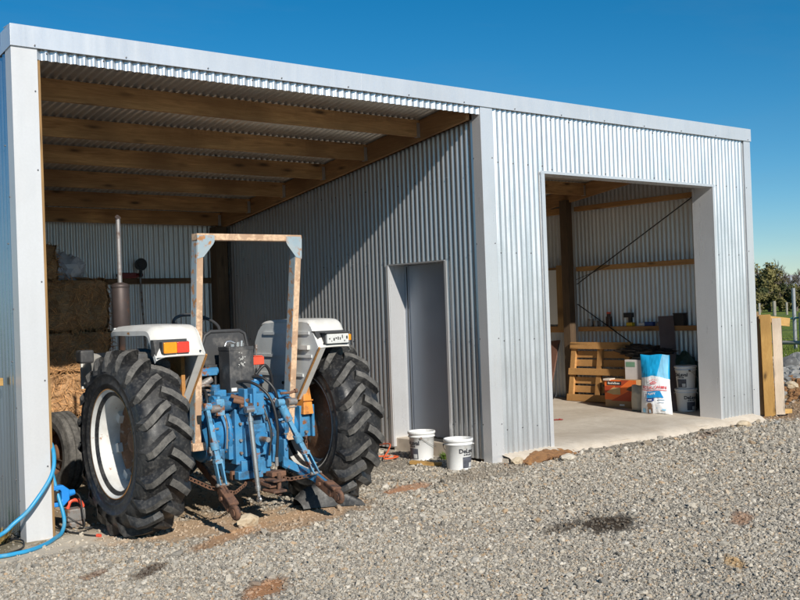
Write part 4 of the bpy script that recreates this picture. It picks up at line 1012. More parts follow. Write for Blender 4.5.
pail('white bucket with black lettering standing nearest the corner of the shed', (4.40,.02,float(gz(4.4,.02))+.0), 0, False, math.atan2(-.77,-.63)+.72, gB)
gS = 'white buckets stacked inside the closed bay'
pail('lower white bucket of the stacked pair inside the closed bay', (9.36,.80,fz(.8)), 0, True, math.atan2(-.68,-.73)+.40, gS)
pail('upper white bucket of the stacked pair inside the closed bay', (9.355,.79,fz(.8)+.312), R(4), True, math.atan2(-.68,-.73)-.75, gS)
mb = MB(); mb.box((0,0,.02), (.34,.075,.035), (0,.04,0)); o = mb.build('timber_offcut', M['newpine_x'], None, .003, loc=(4.33,.46,float(gz(4.33,.46))+.005), rz=R(-62)); tag(o, 'short timber offcut lying on the gravel between the two white buckets', 'wood offcut')

mb = MB(); mb.sheet(lambda u, v: (2.00+.44*u-.03*v, -.72+.10*v-.26*u+.05*math.sin(math.pi*u), float(gz(2.2,-.8))+.01+(.21*math.sin(math.pi*(.12+.76*u))*(1-.25*u))*math.sin(math.pi*.5*v)**.7), 20, 10)
mb.sheet(lambda u, v: (2.44-.44*u-.03+.06*v, -.98+.26*u+.10+.05*math.sin(math.pi*(1-u))+.10*v, float(gz(2.2,-.8))+.01+(.21*math.sin(math.pi*(.12+.76*(1-u)))*(1-.25*(1-u)))*math.cos(math.pi*.5*v)), 20, 10)
tag(mb.build('rubber_flap', M['tyre']), 'curved piece of black rubber lying under the right hitch link by the tyre', 'rubber')
# stones lying about
def rock_mesh(name, mat, seed, dims, sub=3, flat=0., facets=9, amp=.16):
    bm = bmesh.new(); bmesh.ops.create_icosphere(bm, subdivisions=sub, radius=1); rs = np.random.default_rng(seed)
    pl = [(V(rs.normal(size=3)).normalized(), rs.uniform(.62,.92)) for _ in range(facets)]
    mb = MB(); vs = []
    for v_ in bm.verts:
        q = v_.co.copy()
        for n_, d in pl:
            k = q.dot(n_)
            if k > d: q -= n_*(k-d)*.9
        q *= 1+amp*noise.noise(v_.co*2.3+V((seed,0,0)))+.06*noise.noise(v_.co*7+V((0,seed,0)))
        vs.append((q.x*dims[0], q.y*dims[1], q.z*dims[2]))
    mb.add(vs, [tuple(v_.index for v_ in f.verts) for f in bm.faces], 0, False); bm.free()
    return mb
M['tanrock'] = simple('tan_stone', (.50,.41,.29), .9, 0, .25, 9, .5, 40, (.30,.20,.11), .3, 8)
M['palerock'] = simple('pale_stone', (.56,.50,.41), .9, 0, .2, 8, .5, 40, (.38,.30,.2), .25, 7)
M['greyrock'] = simple('grey_stone', (.20,.20,.195), .9, 0, .4, 4, .6, 25, (.33,.32,.295), .4, 5)
M['darkrock'] = simple('dark_stone', (.10,.10,.10), .9, 0, .4, 5, .6, 25, (.26,.26,.25), .35, 6)
M['soil'] = simple('brown_soil', (.25,.125,.05), .97, 0, .45, 22, .8, 40, (.11,.05,.025), .4, 14)
def rock(loc, dims, mat, seed, label, rz=0, group=None, sub=3):
    z = float(gz(loc[0], loc[1])); o = rock_mesh('rock', mat, seed, dims, sub).build('rock', mat, None, loc=(loc[0],loc[1],z+dims[2]*.45), rz=rz)
    return tag(o, label, 'rock', group)
rock((1.42,-.80), (.105,.075,.065), M['tanrock'], 5, 'sandy tan rock on the gravel behind the tractor hitch')
rock((5.46,-.50), (.13,.08,.045), M['palerock'], 8, 'flat pale stone lying in front of the reddish soil by the shed corner', R(20))
rock((5.02,-.20), (.10,.06,.05), M['tanrock'], 12, 'brownish stone against the foot of the shed corner flashing', R(10))
rock((4.47,.19), (.028,.028,.035), M['palerock'], 15, 'small white pebble between the timber offcut and the lettered bucket', 0, None, 2)
rock((9.02,-.30), (.12,.07,.05), M['tanrock'], 17, 'reddish tan stone by the concrete edge near the right jamb', R(-15))
for k, (xx, yy, mt, dm, lb) in enumerate((
    (15.3,2.75,'darkrock',(.34,.30,.24),'dark grey angular rock topmost of the rubble beyond the right end of the shed'),
    (16.1,3.0,'greyrock',(.40,.34,.26),'largest grey boulder of the rubble just behind the dark grey rock'),
    (17.6,3.3,'darkrock',(.42,.32,.24),'dark boulder at the far right of the rubble'),
    (13.2,1.72,'greyrock',(.26,.22,.16),'mid grey rock on the brown soil nearest the leaning boards'),
    (13.85,1.8,'greyrock',(.32,.22,.15),'flat grey slab of rubble in front of the dark rock'),
    (14.6,1.85,'greyrock',(.34,.25,.18),'grey boulder of the rubble right of the flat slab'),
    (12.3,.95,'tanrock',(.22,.15,.10),'tan stone low on the brown soil heap by the leaning boards'),
    (13.2,1.0,'palerock',(.24,.17,.10),'cream stone on the brown soil heap at the frame edge'))):
    rock((xx,yy), tuple(q*.72 for q in dm), M[mt], 20+k, lb, k*.7, 'rubble rocks beyond the shed end')
# rubble chips and clods: nobody could count them
def clods(name, mat, n, c, sx, sy, s0, s1, seed):
    rs = np.random.default_rng(seed); mb = MB(); proto = [rock_mesh(name, mat, seed+k, (1,1,.75), 2, facets=9, amp=.35) for k in range(4)]
    for i in range(n):
        p = proto[i % 4]; xx, yy = c[0]+rs.normal()*sx, c[1]+rs.normal()*sy
        if 4.9 < xx < 9.9 and yy > -.03: yy = -.06-abs(yy)*.3
        s_ = rs.uniform(s0, s1)*math.exp(rs.normal()*.3); a = rs.uniform(0, 6.3); ca, sa = math.cos(a), math.sin(a); z = float(gz(xx, yy))+s_*.3
        mb.add([(xx+(v_[0]*ca-v_[1]*sa)*s_, yy+(v_[0]*sa+v_[1]*ca)*s_, z+v_[2]*s_) for v_ in p.v], p.f)
    return struct(mb.build(name, mat), 'stuff')
clods('soil_clods', M['soil'], 420, (5.47,-.12), .20, .07, .012, .032, 3)
mb = MB(); mb.sheet(lambda u, v: (5.05+.85*u, -.34+.32*v, float(gz(5.05+.85*u,-.34+.32*v))-.03+.105*(math.sin(math.pi*u)**.8*math.sin(math.pi*(v*.5+.2))**1.3)+.02*noise.noise(V((u*9,v*5,0)))+.012*noise.noise(V((u*30,v*14,3)))), 60, 24)
struct(mb.build('soil_heap', M['soil']))
clods('rubble_chips', M['greyrock'], 1100, (14.8,2.3), 1.5, .8, .02, .075, 5)
clods('brown_rubble', M['soil'], 320, (12.6,1.1), .8, .5, .02, .06, 6)

# boards leaning at the right end of the shed
M['tanply'] = wood('tan_ply', (.52,.36,.19), (.38,.24,.115), 'Z')
gW = 'boards leaning at the right end of the shed'
def leaning(name, label, base, tip, w_, t_, mat, cat='board', up=(0,1,0), group=gW):
    b0, t0 = V(base), V(tip); mb = MB(); mb.bar((0,0,0), t0-b0, w_, t_, up); o = mb.build(name, mat, None, .003, loc=base); return tag(o, label, cat, group)
leaning('plywood_sheet', 'wide tan board leaning closest to the shed corner flashing', (10.04,.29,.0), (9.90,.27,1.42), .50, .022, M['tanply'], up=(.8,.6,0))
leaning('timber_board', 'golden pine board leaning in front of the wide tan board', (10.17,.03,.0), (10.06,-.02,1.39), .14, .04, M['newpine_z'], up=(.8,.6,0))
leaning('timber_board', 'pale pinkish plank leaning outermost at the right end of the shed', (10.26,-.075,.02), (10.20,-.10,1.335), .12, .035, M['palepine_z'], up=(.8,.6,0))
mb = MB(); mb.bar((10.02,.16,1.345), (10.48,-.13,1.27), .03, .115, (0,0,1))
tag(mb.build('cross_board', M['newpine_x'], None, .003), 'short horizontal board held behind the tops of the leaning boards', 'board')
mb = MB(); mb.bar((10.18,.06,.05), (10.50,-.08,.05), .09, .06); tag(mb.build('floor_board', M['newpine_x'], None, .003), 'short pine block lying at the foot of the leaning boards', 'board')
# weathered stick on the left, and a weed
mb = MB(); mb.bb((-.50,.28,1.165), (-.05,.33,1.225)); mb.bar((-.45,.30,0), (-.45,.30,1.17), .05, .05); tag(mb.build('timber_rail', M['newpine_x'], None, .004), 'end of a timber rail against the left outer wall of the shed', 'rail')

# blue hose
M['bluehose'] = simple('blue_hose', (.03,.30,.56), .42, 0, .15, 5, .05, 40, (.12,.30,.40), .3, 8)
mb = MB(); mb.tube([(-1.3,-.9,.03),(-.75,-.35,.02),(-.45,-.22,.06),(-.23,-.15,.125),(-.155,-.15,.18),(-.04,-.15,.265),(.10,-.13,.42),(.168,-.10,.52),(.20,-.05,.615),(.222,.04,.69),(.235,.12,.70),(.26,.22,.60),(.30,.20,.35),(.32,.10,.12),(.26,.0,.03),(.15,-.14,.022),(.04,-.265,.02),(-.12,-.385,.02),(-.27,-.42,.02),(-.45,-.45,.02),(-.9,-.8,.02),(-1.5,-1.2,.02)], .0155, 10, sub=8)
tag(mb.build('garden_hose', M['bluehose']), 'blue hose looped round the foot of the white post', 'hose')
mb = MB(); mb.tube([(-.6,.1,.02),(-.30,.0,.05),(-.18,.12,.03),(-.06,-.02,.03),(-.12,-.22,.012),(-.3,-.35,.012),(-.7,-.5,.012)], .007, 8, sub=6); tag(mb.build('black_cable', M['hose']), 'thin black cable on the ground left of the white post', 'cable')
# blue socket, orange handled gadget, leads
sk = thing('power_socket', 'blue trailing power socket hanging on the timber post behind the hose', 'socket', (.29,.17,.27))
M['sockblue'] = simple('socket_blue', (.02,.24,.70), .4, 0, .1, 8, .03)
mb = MB(); mb.prism([(-.03,-.075),(.06,-.075),(.11,-.03),(.11,.05),(.06,.09),(-.03,.09),(-.03,.055),(.035,.055),(.045,.04),(.045,-.02),(.035,-.04),(-.03,-.04)], (0,0,0), (1,0,0), (0,0,1), (0,.07,0)); mb.cyl((.11,.035,.015), (.16,.035,.02), .03, .022, 14); mb.build('socket_body', M['sockblue'], sk, .008)
mb = MB(); mb.bb((-.02,.0,-.03), (.03,.05,.05)); mb.build('socket_face', M['hose'], sk, .004)
mb = MB(); mb.tube([(.15,.035,.02),(.20,.03,-.02),(.21,0,-.15),(.20,-.05,-.24),(.12,-.1,-.2),(.05,-.06,-.15),(.02,-.1,-.23),(.09,-.16,-.265),(.2,-.12,-.262),(.26,-.06,-.262),(.16,-.02,-.262)], .0065, 8, sub=6); mb.build('lead', M['hose'], sk)
gd = thing('hand_tool', 'small grey hand tool with an orange handle on the ground behind the white post', 'tool', (.46,.28,float(gz(.46,.28))))
mb = MB(); mb.bb((-.06,-.05,.05), (.09,.06,.15)); mb.bb((-.05,-.06,.0), (.08,.07,.05)); mb.build('tool_body', M['steel'], gd, .012)
mb = MB(); mb.tube([(-.04,0,.15),(-.01,0,.21),(.06,0,.20),(.09,0,.15)], .016, 8, sub=4); mb.build('tool_handle', M['redbox'], gd)
mb = MB(); mb.tube([(.3,.3,.03),(.33,.1,.012),(.38,-.1,.012),(.40,-.2,.014),(.43,-.26,.015)], .006, 8, sub=6); mb.cyl((.43,-.26,.016), (.445,-.29,.016), .014, n=10, m=1)
tag(mb.build('red_tipped_lead', [M['hose'], M['redbox']]), 'thin black lead with a red tip on the pale fines by the white post', 'cable')
# orange lead by the door
mb = MB(); mb.tube([(4.80,1.9,.05),(4.72,1.55,.10),(4.55,1.35,.07),(4.40,1.22,.04),(4.28,1.1,.035),(4.2,.98,.04),(4.32,.98,.035),(4.45,1.08,.03),(4.3,1.25,.03),(4.05,1.3,.03),(3.9,1.6,.03)], .009, 8, sub=6)
tag(mb.build('orange_cord', simple('orange_cord', (.75,.13,.04), .5, bmp=0)), 'orange extension cord lying along the foot of the partition wall', 'cord')
# dark board behind the right rear wheel
mb = MB(); mb.bar((4.76,2.45,.02), (4.835,2.47,.92), .22, .02, (0,1,0)); o = mb.build('wall_panel', simple('dark_panel', (.09,.095,.10), .6), None, .003)
tag(o, 'narrow dark panel leaning on the partition behind the right rear wheel', 'panel')

# ------------------------------------------------------------------ closed bay contents
# pallet leaning on the end wall: local x along the wall, z up the slope
pl = thing('pallet', 'pine pallet leaning against the end wall inside the closed bay', 'pallet', (9.46,2.42,fz(2.5)), 0)
pw, ph = 1.10, .90; lean = math.atan2(.14, .9)
Mp = Matrix.Rotation(R(-90)+R(2),4,'Z') @ Matrix.Rotation(-lean,4,'X')
def pbox(a, b_, name, mt='pallet'):
    mb = MB(); mb.bb(a, b_); mb.v = [tuple(Mp @ V(p)) for p in mb.v]; mb.build(name, M[mt], pl, .003)
for xx in (-pw/2, -.045, pw/2-.09): pbox((xx,-.065,.0), (xx+.09,-.02,ph), 'stringer')
for zz, hh in ((0,.105),(.40,.10),(.795,.105)): pbox((-pw/2-.01,-.087,zz), (pw/2+.01,-.066,zz+hh), 'face_board')
for k in range(7): pbox((-pw/2,-.019,.005+k*.133), (pw/2,.0,.108+k*.133), 'deck_board')
# orange carton
cb = thing('carton', 'orange cardboard carton standing in front of the pallet', 'box', (9.10,1.72,fz(1.7)), R(-83))
cw, ch_, cd = .52, .40, .22
M['cart'] = simple('kraft_card', (.36,.22,.11), .85, 0, .12, 6, .05); M['cor'] = simple('orange_print', (.80,.16,.03), .6, 0, .08, 6, .03); M['cdk'] = simple('dark_orange_print', (.42,.06,.02), .6, 0, .08, 6, .03)
mb = MB(); mb.bb((-cw/2,0,0), (cw/2,cd,ch_)); mb.build('carton_body', M['cart'], cb, .004)
def flat(mb, pts, y, m=0): mb.add([(p[0],y,p[1]) for p in pts], [tuple(range(len(pts)))], m)
mb = MB(); flat(mb, [(-.26,.115),(.26,.115),(.26,.40),(-.26,.40)], -.0025); mb.build('orange_print', M['cor'], cb)
mb = MB(); flat(mb, [(-.16,.10),(.17,.10),(.17,.26)], -.005); flat(mb, [(-.26,.20),(-.10,.31),(-.26,.31)], -.005); flat(mb, [(.02,.40),(.15,.40),(-.08,.24),(-.08,.325)], -.005); mb.build('dark_print', M['cdk'], cb)
mb = MB(); flat(mb, [(-.23,.22),(-.12,.29),(.0,.29),(.0,.19),(-.12,.19)], -.0065); mb.build('tan_print', simple('tan_print', (.52,.36,.17), .7), cb)
mb = MB(); flat(mb, [(-.215,.325),(.02,.325),(.02,.378),(-.215,.378)], -.0075); mb.build('name_panel', M['hose'], cb)
mb = MB(); xx = -.20
for k in range(9):
    ww = (.018,.016,.017,.010,.018,.017,.012,.018,.016)[k]; hh = .032 if k in (0,3,5) else .022
    flat(mb, [(xx,.338),(xx+ww,.338),(xx+ww,.338+hh),(xx,.338+hh)], -.009); xx += ww+.006
flat(mb, [(-.02,.03),(.06,.03),(.06,.055),(-.02,.055)], -.004); mb.build('lettering', simple('white_print', (.75,.74,.70), .6, bmp=0), cb)
mb = MB(); flat(mb, [(.10,.26),(.14,.30),(.22,.33),(.255,.29),(.24,.26),(.255,.05),(.18,.05),(.185,.24)], -.008); mb.build('picture_print', simple('brown_print', (.11,.075,.05), .7, 0, .6, 25), cb)
mb = MB(); mb.bb((-.27,-.02,.39), (-.16,.12,.415)); mb.build('carton_flap', simple('torn_card', (.66,.58,.50), .8), cb)
# small beige sack beside it
def sack(name, loc, rz, w_, h, d, mats, split=None, nx=22, nz_=30, seed=1, pinch=.0):
    mb = MB()
    def pt(u, v, s_):
        bx_ = (u-.5)*w_*(1+.04*math.sin(v*5+seed)-.05*v); prof = (math.sin(math.pi*min(1,max(0,u)))**.55)*(min(1, (1-v)*3.2)**.7)*(.35+.65*min(1, v*6)**.5)
        wr = .008*noise.noise(V((u*5,v*7,seed+s_)))+.003*noise.noise(V((u*14,v*11,seed)))
        return V((bx_, s_*(d/2*prof+wr*(1 if prof > .2 else .4)), v*h+.006*math.sin(u*9+seed)))
    for s_ in (-1, 1):
        i0 = len(mb.f); mb.sheet(lambda u, v: pt(u if s_ < 0 else 1-u, v, s_), nx, nz_, 0, True)
        if split:
            for k in range(i0, len(mb.f)):
                q = k-i0; u = (q % nx+.5)/nx; v = (q//nx+.5)/nz_; mb.m[k] = split(u if s_ < 0 else 1-u, v)
    o = mb.build(name, mats, None, loc=loc, rz=rz); return o, pt
o, _ = sack('paper_sack', (8.98,1.30,fz(1.3)), R(-70), .22, .36, .18, [simple('beige_sack', (.50,.45,.36), .8, 0, .15, 7)], seed=6)
tag(o, 'small beige sack tucked between the orange carton and the blue pet food bag', 'sack')
# pet food bag
M['bagblue'] = simple('bag_blue', (.012,.32,.62), .22, 0, .1, 4, .05); M['bagpale'] = simple('bag_pale_blue', (.22,.52,.74), .22, 0, .1, 4, .05); M['bagwhite'] = simple('bag_white', (.80,.81,.83), .22, 0, .03, 4, .05)
M['bagred'] = simple('bag_red', (.68,.03,.04), .4, bmp=0); M['bagnavy'] = simple('bag_navy', (.02,.05,.22), .4, bmp=0); M['bagmid'] = simple('bag_mid_blue', (.015,.27,.60), .3, bmp=0)
def bag_split(u, v):
    edge = .545-.075*math.sin(math.pi*(u*1.1-.12))*-1+.02*u
    if v > .60-.09*(1-abs(2*u-.9))*-.6-.0 and v > .53+.07*math.sin(math.pi*u): return 1 if (u-.62-(v-.6)*.35 > .0 and u < .97) else 0
    return 2
BAGL = (8.86,.92,fz(.9)); bagrz = math.atan2(-.40,.11)
o, bpt = sack('pet_food_bag', BAGL, R(-76), .43, .80, .17, [M['bagblue'], M['bagpale'], M['bagwhite']], bag_split, 110, 150, seed=2)
tag(o, 'blue and white pet food bag standing on the concrete in the closed bay', 'bag')
def onbag(cx, cz, off=.012):
    def f(x_, z_):
        p = bpt(.5+(cx+x_)/.43, (cz+z_)/.80, -1); return V((p.x, p.y-off, p.z))
    return f
mb = text_mb('ROYAL CANIN', .054, onbag(.004,.346), bold=.001)
mb.sheet(lambda u, v: onbag(0,.322)(-.185+.37*u, .007*v), 20, 1)
for k in range(5):                           # little crown of dots and a band
    a = -1+.5*k; c0 = onbag(0,.0,.015)
    mb.sheet(lambda u, v: c0(a*.042-.008+.016*u, .422+.020*(1-abs(a)*.5)*v+(.006*(1-abs(a)))), 2, 2); mb.sheet(lambda u, v: c0(a*.05-.006+.012*u, .452+.012*(1-abs(a))+.010*v), 2, 2)
mb.sheet(lambda u, v: onbag(0,.408)(-.045+.09*u, .008*v), 6, 1)
mb.build('red_lettering', M['bagred'], o)
mb = MB(); mb.sheet(lambda u, v: onbag(0,.225)(-.105+(.20+.045*(1-v))*u, .085*v), 14, 6); mb.build('blue_panel', M['bagmid'], o)
mb = text_mb('PUPPY', .042, onbag(-.03,.265,.015), bold=.001); mb.build('white_lettering', M['bagwhite'], o)
mb = MB(); mb.sheet(lambda u, v: onbag(0,.18)(-.105+.11*u, .038*v), 8, 3); mb.build('navy_panel', M['bagnavy'], o)
mb = MB(); mb.sheet(lambda u, v: onbag(-.085,.192,.015)(.06*u, .014*v), 4, 1); mb.build('white_lettering', M['bagwhite'], o)
mb = MB()
for q in ([(-.10,.01),(-.03,.01),(-.025,.075),(-.035,.11),(-.06,.12),(-.085,.11),(-.095,.075)], [(-.095,.10),(-.025,.10),(-.022,.135),(-.04,.16),(-.08,.16),(-.098,.135)]):
    f = onbag(0,0,.015); mb.add([f(*p) for p in q], [tuple(range(len(q)))])
mb.build('dog_picture', simple('dog_print', (.24,.13,.07), .6, 0, .8, 30), o)
mb = MB(); f = onbag(0,0,.0165); mb.add([f(*p) for p in ((-.08,.02),(-.045,.02),(-.05,.07),(-.075,.07))], [(0,1,2,3)]); mb.sheet(lambda u, v: onbag(.09,.19)(-.03+.09*u, .012*v), 4, 1); mb.sheet(lambda u, v: onbag(.09,.155)(-.03+.08*u, .008*v), 4, 1); mb.build('small_print', simple('pale_print_blue', (.42,.52,.62), .5, bmp=0), o)
mb = MB(); mb.sheet(lambda u, v: onbag(.12,.05)(-.02+.05*u, .02*v), 3, 2); mb.sheet(lambda u, v: onbag(-.175,.02)(0+.04*u, .05*v), 3, 2); mb.sheet(lambda u, v: onbag(.03,.075)(.012*u, .012*v), 2, 2); mb.build('printed_mark', M['bagpale'], o)
# brown board leaning behind the bag
leaning('dark_board', 'dark brown board leaning on the wall shelf behind the blue bag', (9.26,.95,fz(.95)), (9.66,1.31,1.405), .215, .022, simple('dark_brown_board', (.15,.10,.085), .7, 0, .2, 5), up=(-.74,-.6,.4), group=None)
leaning('dark_board', 'reddish brown board leaning beside the post at the left of the closed bay', (9.25,3.35,fz(3.3)), (9.66,3.45,1.05), .22, .02, simple('red_brown_board', (.16,.075,.05), .7, 0, .2, 5), up=(-1,0,.2), group=None)
# pale carton and a black tarpaulin heap behind the bag
ct = thing('carton', 'pale printed carton half hidden behind the blue bag', 'box', (9.42,1.55,fz(1.6)+.38), R(-84))
mb = MB(); mb.bb((-.22,-.14,0), (.22,.14,.30)); mb.build('carton_body', simple('pale_carton', (.60,.56,.54), .7, 0, .2, 8), ct, .005)
mb = MB(); flat(mb, [(-.20,.20),(-.05,.20),(-.05,.27),(-.20,.27)], -.1425); mb.build('green_print', simple('green_print', (.16,.30,.20), .6), ct)
mb = MB(); mb.bb((-.26,-.16,-.40), (.30,.18,-.005)); mb.build('carton_base', M['hose'], ct, .02)
M['tarp'] = simple('black_tarp', (.014,.014,.016), .5, 0, .3, 8, .2); M['dkgreen'] = simple('dark_green_bag', (.012,.045,.035), .5, 0, .3, 8, .2)
tag(crumple('tarpaulin', (9.50,1.55,fz(1.5)+.79), (.36,1.05,.22), M['tarp'], 9, .7, 4), 'crumpled black tarpaulin heaped on top of the cartons behind the blue bag', 'tarpaulin')
tag(crumple('rubbish_bag', (9.58,.98,fz(1)+.36), (.26,.62,.95), M['dkgreen'], 13, .5, 4), 'dark green plastic bag slumped behind the dark brown board', 'bag')
mb = MB(); mb.tube([(9.63,1.95,1.02),(9.60,1.60,.89)], .014, 10); tag(mb.build('tool_handle', M['newpine_x']), 'light wooden tool handle end sticking out above the black tarpaulin', 'handle')
# things on the rail of the end wall
gR = 'odds and ends on the end wall rail'
SHZ = 1.2655
def shelf_thing(name, label, cat, y, parts):
    t_ = thing(name, label, cat, (9.755,y,SHZ), 0, gR)
    for nm, mb, mt in parts: mb.build(nm, mt, t_, .004)
def cyls(*a):
    mb = MB()
    for q in a: mb.cyl(*q[:2], q[2], n=14)
    return mb
def boxes(*a):
    mb = MB()
    for q in a: mb.bb(*q)
    return mb
M['dkbrown'] = simple('brown_bottle', (.06,.03,.02), .3); M['yellow'] = simple('yellow_plastic', (.62,.42,.03), .4); M['toolblue'] = simple('tool_blue', (.02,.06,.22), .4)
shelf_thing('paint_tin', 'dull grey tins at the left end of the end wall rail', 'tins', 2.78, [('tin', cyls(((0,0,0),(0,0,.12),.045),((0,-.11,0),(0,-.11,.09),.04)), M['steel']), ('tin_rim', cyls(((0,0,.12),(0,0,.127),.047),((0,-.11,.09),(0,-.11,.096),.042)), M['chrome'])])
shelf_thing('bottle', 'dark brown bottle with a red cap on the end wall rail', 'bottle', 2.42, [('bottle_body', cyls(((0,0,0),(0,0,.15),.048),((0,0,.15),(0,0,.19),.03)), M['dkbrown']), ('cap', cyls(((0,0,.19),(0,0,.22),.032)), M['redbox'])])
shelf_thing('cordless_drill', 'yellow and black cordless drill standing on the end wall rail', 'drill', 2.02, [('drill_body', boxes(((-.03,-.05,.13),(.03,.10,.20)),((-.022,-.03,.05),(.022,.02,.13))), M['hose']), ('battery', boxes(((-.035,-.06,0),(.035,.05,.055))), M['yellow'])])
shelf_thing('spray_gun', 'blue and white hand tool lying on the end wall rail', 'tool', 1.72, [('tool_body', boxes(((-.03,-.13,.0),(.03,.02,.06))), M['toolblue']), ('pale_part', boxes(((-.03,.02,.0),(.03,.13,.045))), M['lens'])])
shelf_thing('glove_heap', 'grey crumpled glove on the rail beside the leaning dark board', 'glove', 1.45, [('glove', boxes(((-.03,-.09,.0),(.03,.09,.035)),((-.02,-.03,.035),(.02,.07,.06))), M['steel'])])
shelf_thing('black_box', 'square black box at the right end of the end wall rail', 'box', 1.13, [('box_body', boxes(((-.05,-.085,0),(.04,.085,.165))), M['hose']), ('box_lid', boxes(((-.055,-.09,.165),(.045,.09,.18))), M['hose'])])
# red rag on the concrete, leads in the back corner
mb = MB(); mb.sheet(lambda u, v: (7.36+.2*u, 1.44+.09*v+.03*math.sin(u*6), fz(1.5)+.004+.018*abs(noise.noise(V((u*5,v*4,1))))), 14, 6); tag(mb.build('red_rag', simple('red_rag', (.5,.035,.03), .8)), 'small red rag on the concrete floor by the left jamb', 'rag')
mb = MB(); mb.tube([(9.6,3.32,1.0),(9.5,3.30,.5),(9.45,3.28,.2),(9.3,3.3,.17),(9.25,3.42,.17),(9.4,3.42,.17),(9.48,3.36,.2)], .008, 8, sub=6); tag(mb.build('coiled_lead', M['hose']), 'black lead dropping to the floor beside the dark post', 'cable')

# ------------------------------------------------------------------ paddock, fence, trees and far buildings
def polar(bearing, dist, z=0):
    a = R(bearing); return V((CAM.x+math.cos(a)*dist, CAM.y+math.sin(a)*dist, z))
m, nt, b = newmat('grass_field'); vec = coords(nt)
a1 = nz(nt, vec, .35, 6, .7); a2 = nz(nt, vec, 6, 5, .7)
c = mix(nt, ramp(nt, a1, [(.35, g(0)), (.65, g(1))]), (.14,.20,.035), (.23,.27,.065)); c = mix(nt, ramp(nt, a2, [(.4, g(0)), (.7, g(.6))]), c, (.09,.13,.025))
L(nt, c, b.inputs['Base Color']); b.inputs['Roughness'].default_value = .9; b.inputs['Specular IOR Level'].default_value = .1; bump(nt, b, a2, .9, .15); M['grass'] = m
mb = MB()
def fld(u, v):
    dd = 29.2*(1400/29.2)**v+.5*math.sin(u*130)*(1-v)+.25*math.sin(u*370+1)*(1-v); p = polar(-45+175*u, dd); return (p.x, p.y, .015+.03*min(1, v*8)+(0 if v < .3 else (v-.3)*1.2))
mb.sheet(fld, 320, 40); struct(mb.build('grass_field', M['grass']))
n = 26000; rs = np.random.default_rng(5); mb = MB()
dist = 29+14*rs.random(n)**1.6; be = 18+24*rs.random(n)
for i in range(n):
    p = polar(be[i], dist[i], .01); h = rs.uniform(.05,.16); a = rs.uniform(0, 6.28); w2 = .012; dx, dy = math.cos(a)*w2, math.sin(a)*w2; lx, ly = rs.normal()*.05, rs.normal()*.05
    mb.add([(p.x-dx,p.y-dy,0),(p.x+dx,p.y+dy,0),(p.x+lx,p.y+ly,h)], [(0,1,2)])
struct(mb.build('grass', M['grass']), 'stuff')
# near fence of the paddock: pipe post, short posts, a teal rail and a low pale rail
fe = thing('paddock_fence', 'grey pipe and rail fence along the edge of the green paddock', 'fence', polar(30.5, 33))
O_ = V(fe.location)
def fpost(bearing, dist, z0, z1, r, mat, r2=None):
    p = polar(bearing, dist)-O_; mb = MB(); mb.cyl((p.x,p.y,z0), (p.x,p.y,z1), r, r2, 12); mb.build('fence_post', mat, fe)
M['galv'] = simple('galvanised_pipe', (.34,.35,.36), .5, .5, .2, 6); M['teal'] = simple('teal_paint', (.05,.22,.22), .5); M['postwhite'] = wood('weathered_post', (.48,.46,.41), (.34,.32,.28), 'Z', knots=False)
fpost(30.10, 33, -.2, 1.84, .055, M['galv']); fpost(29.75, 32.6, -.2, 1.12, .085, M['postwhite']); fpost(30.78, 33, -.2, .82, .035, M['hose']); fpost(31.5, 33.4, -.2, 1.05, .07, M['postwhite'])
fpost(27.5, 31.6, -.2, 1.15, .07, M['postwhite']); fpost(25.0, 30.8, -.2, 1.15, .07, M['postwhite']); fpost(33.8, 34.6, -.2, 1.15, .07, M['postwhite']); fpost(36.2, 35.8, -.2, 1.15, .07, M['postwhite'])
ln = [(38.5,37),(36.2,35.8),(33.8,34.6),(31.5,33.4),(30.10,33),(29.75,32.6),(27.5,31.6),(25.0,30.8)]
mb = MB(); mb.tube([polar(30.75,33,.90)-O_, polar(30.1,33,.96)-O_, polar(29.75,32.6,.97)-O_, polar(27.5,31.6,.97)-O_], .028, 8); mb.build('rail', M['teal'], fe)
mb = MB(); mb.cyl(polar(31.6,33.45,.24)-O_, polar(29.75,32.6,.24)-O_, .06, n=10); mb.build('rail', M['postwhite'], fe)
for z in (.35,.6,.85,1.05):
    mb = MB(); mb.tube([polar(q,d,z)-O_ for q, d in ln], .004, 5); mb.build('fence_wire', M['galv'], fe)
# far fence posts
for k, (bb_, dd, h, lb) in enumerate(((31.05,86,1.15,'pale strainer post of the far paddock fence left of the grey pipe post'), (31.78,88,1.0,'pale thin far fence post beside the leaning boards'), (30.45,90,1.0,'pale far fence post between the pipe post and the pale strainer'))):
    p = polar(bb_, dd); mb = MB(); mb.cyl((0,0,-.2), (0,0,h), .13 if k == 0 else .09, n=10); tag(mb.build('fence_post', M['postwhite'], None, loc=(p.x,p.y,.05)), lb, 'fence post', 'far paddock fence posts')
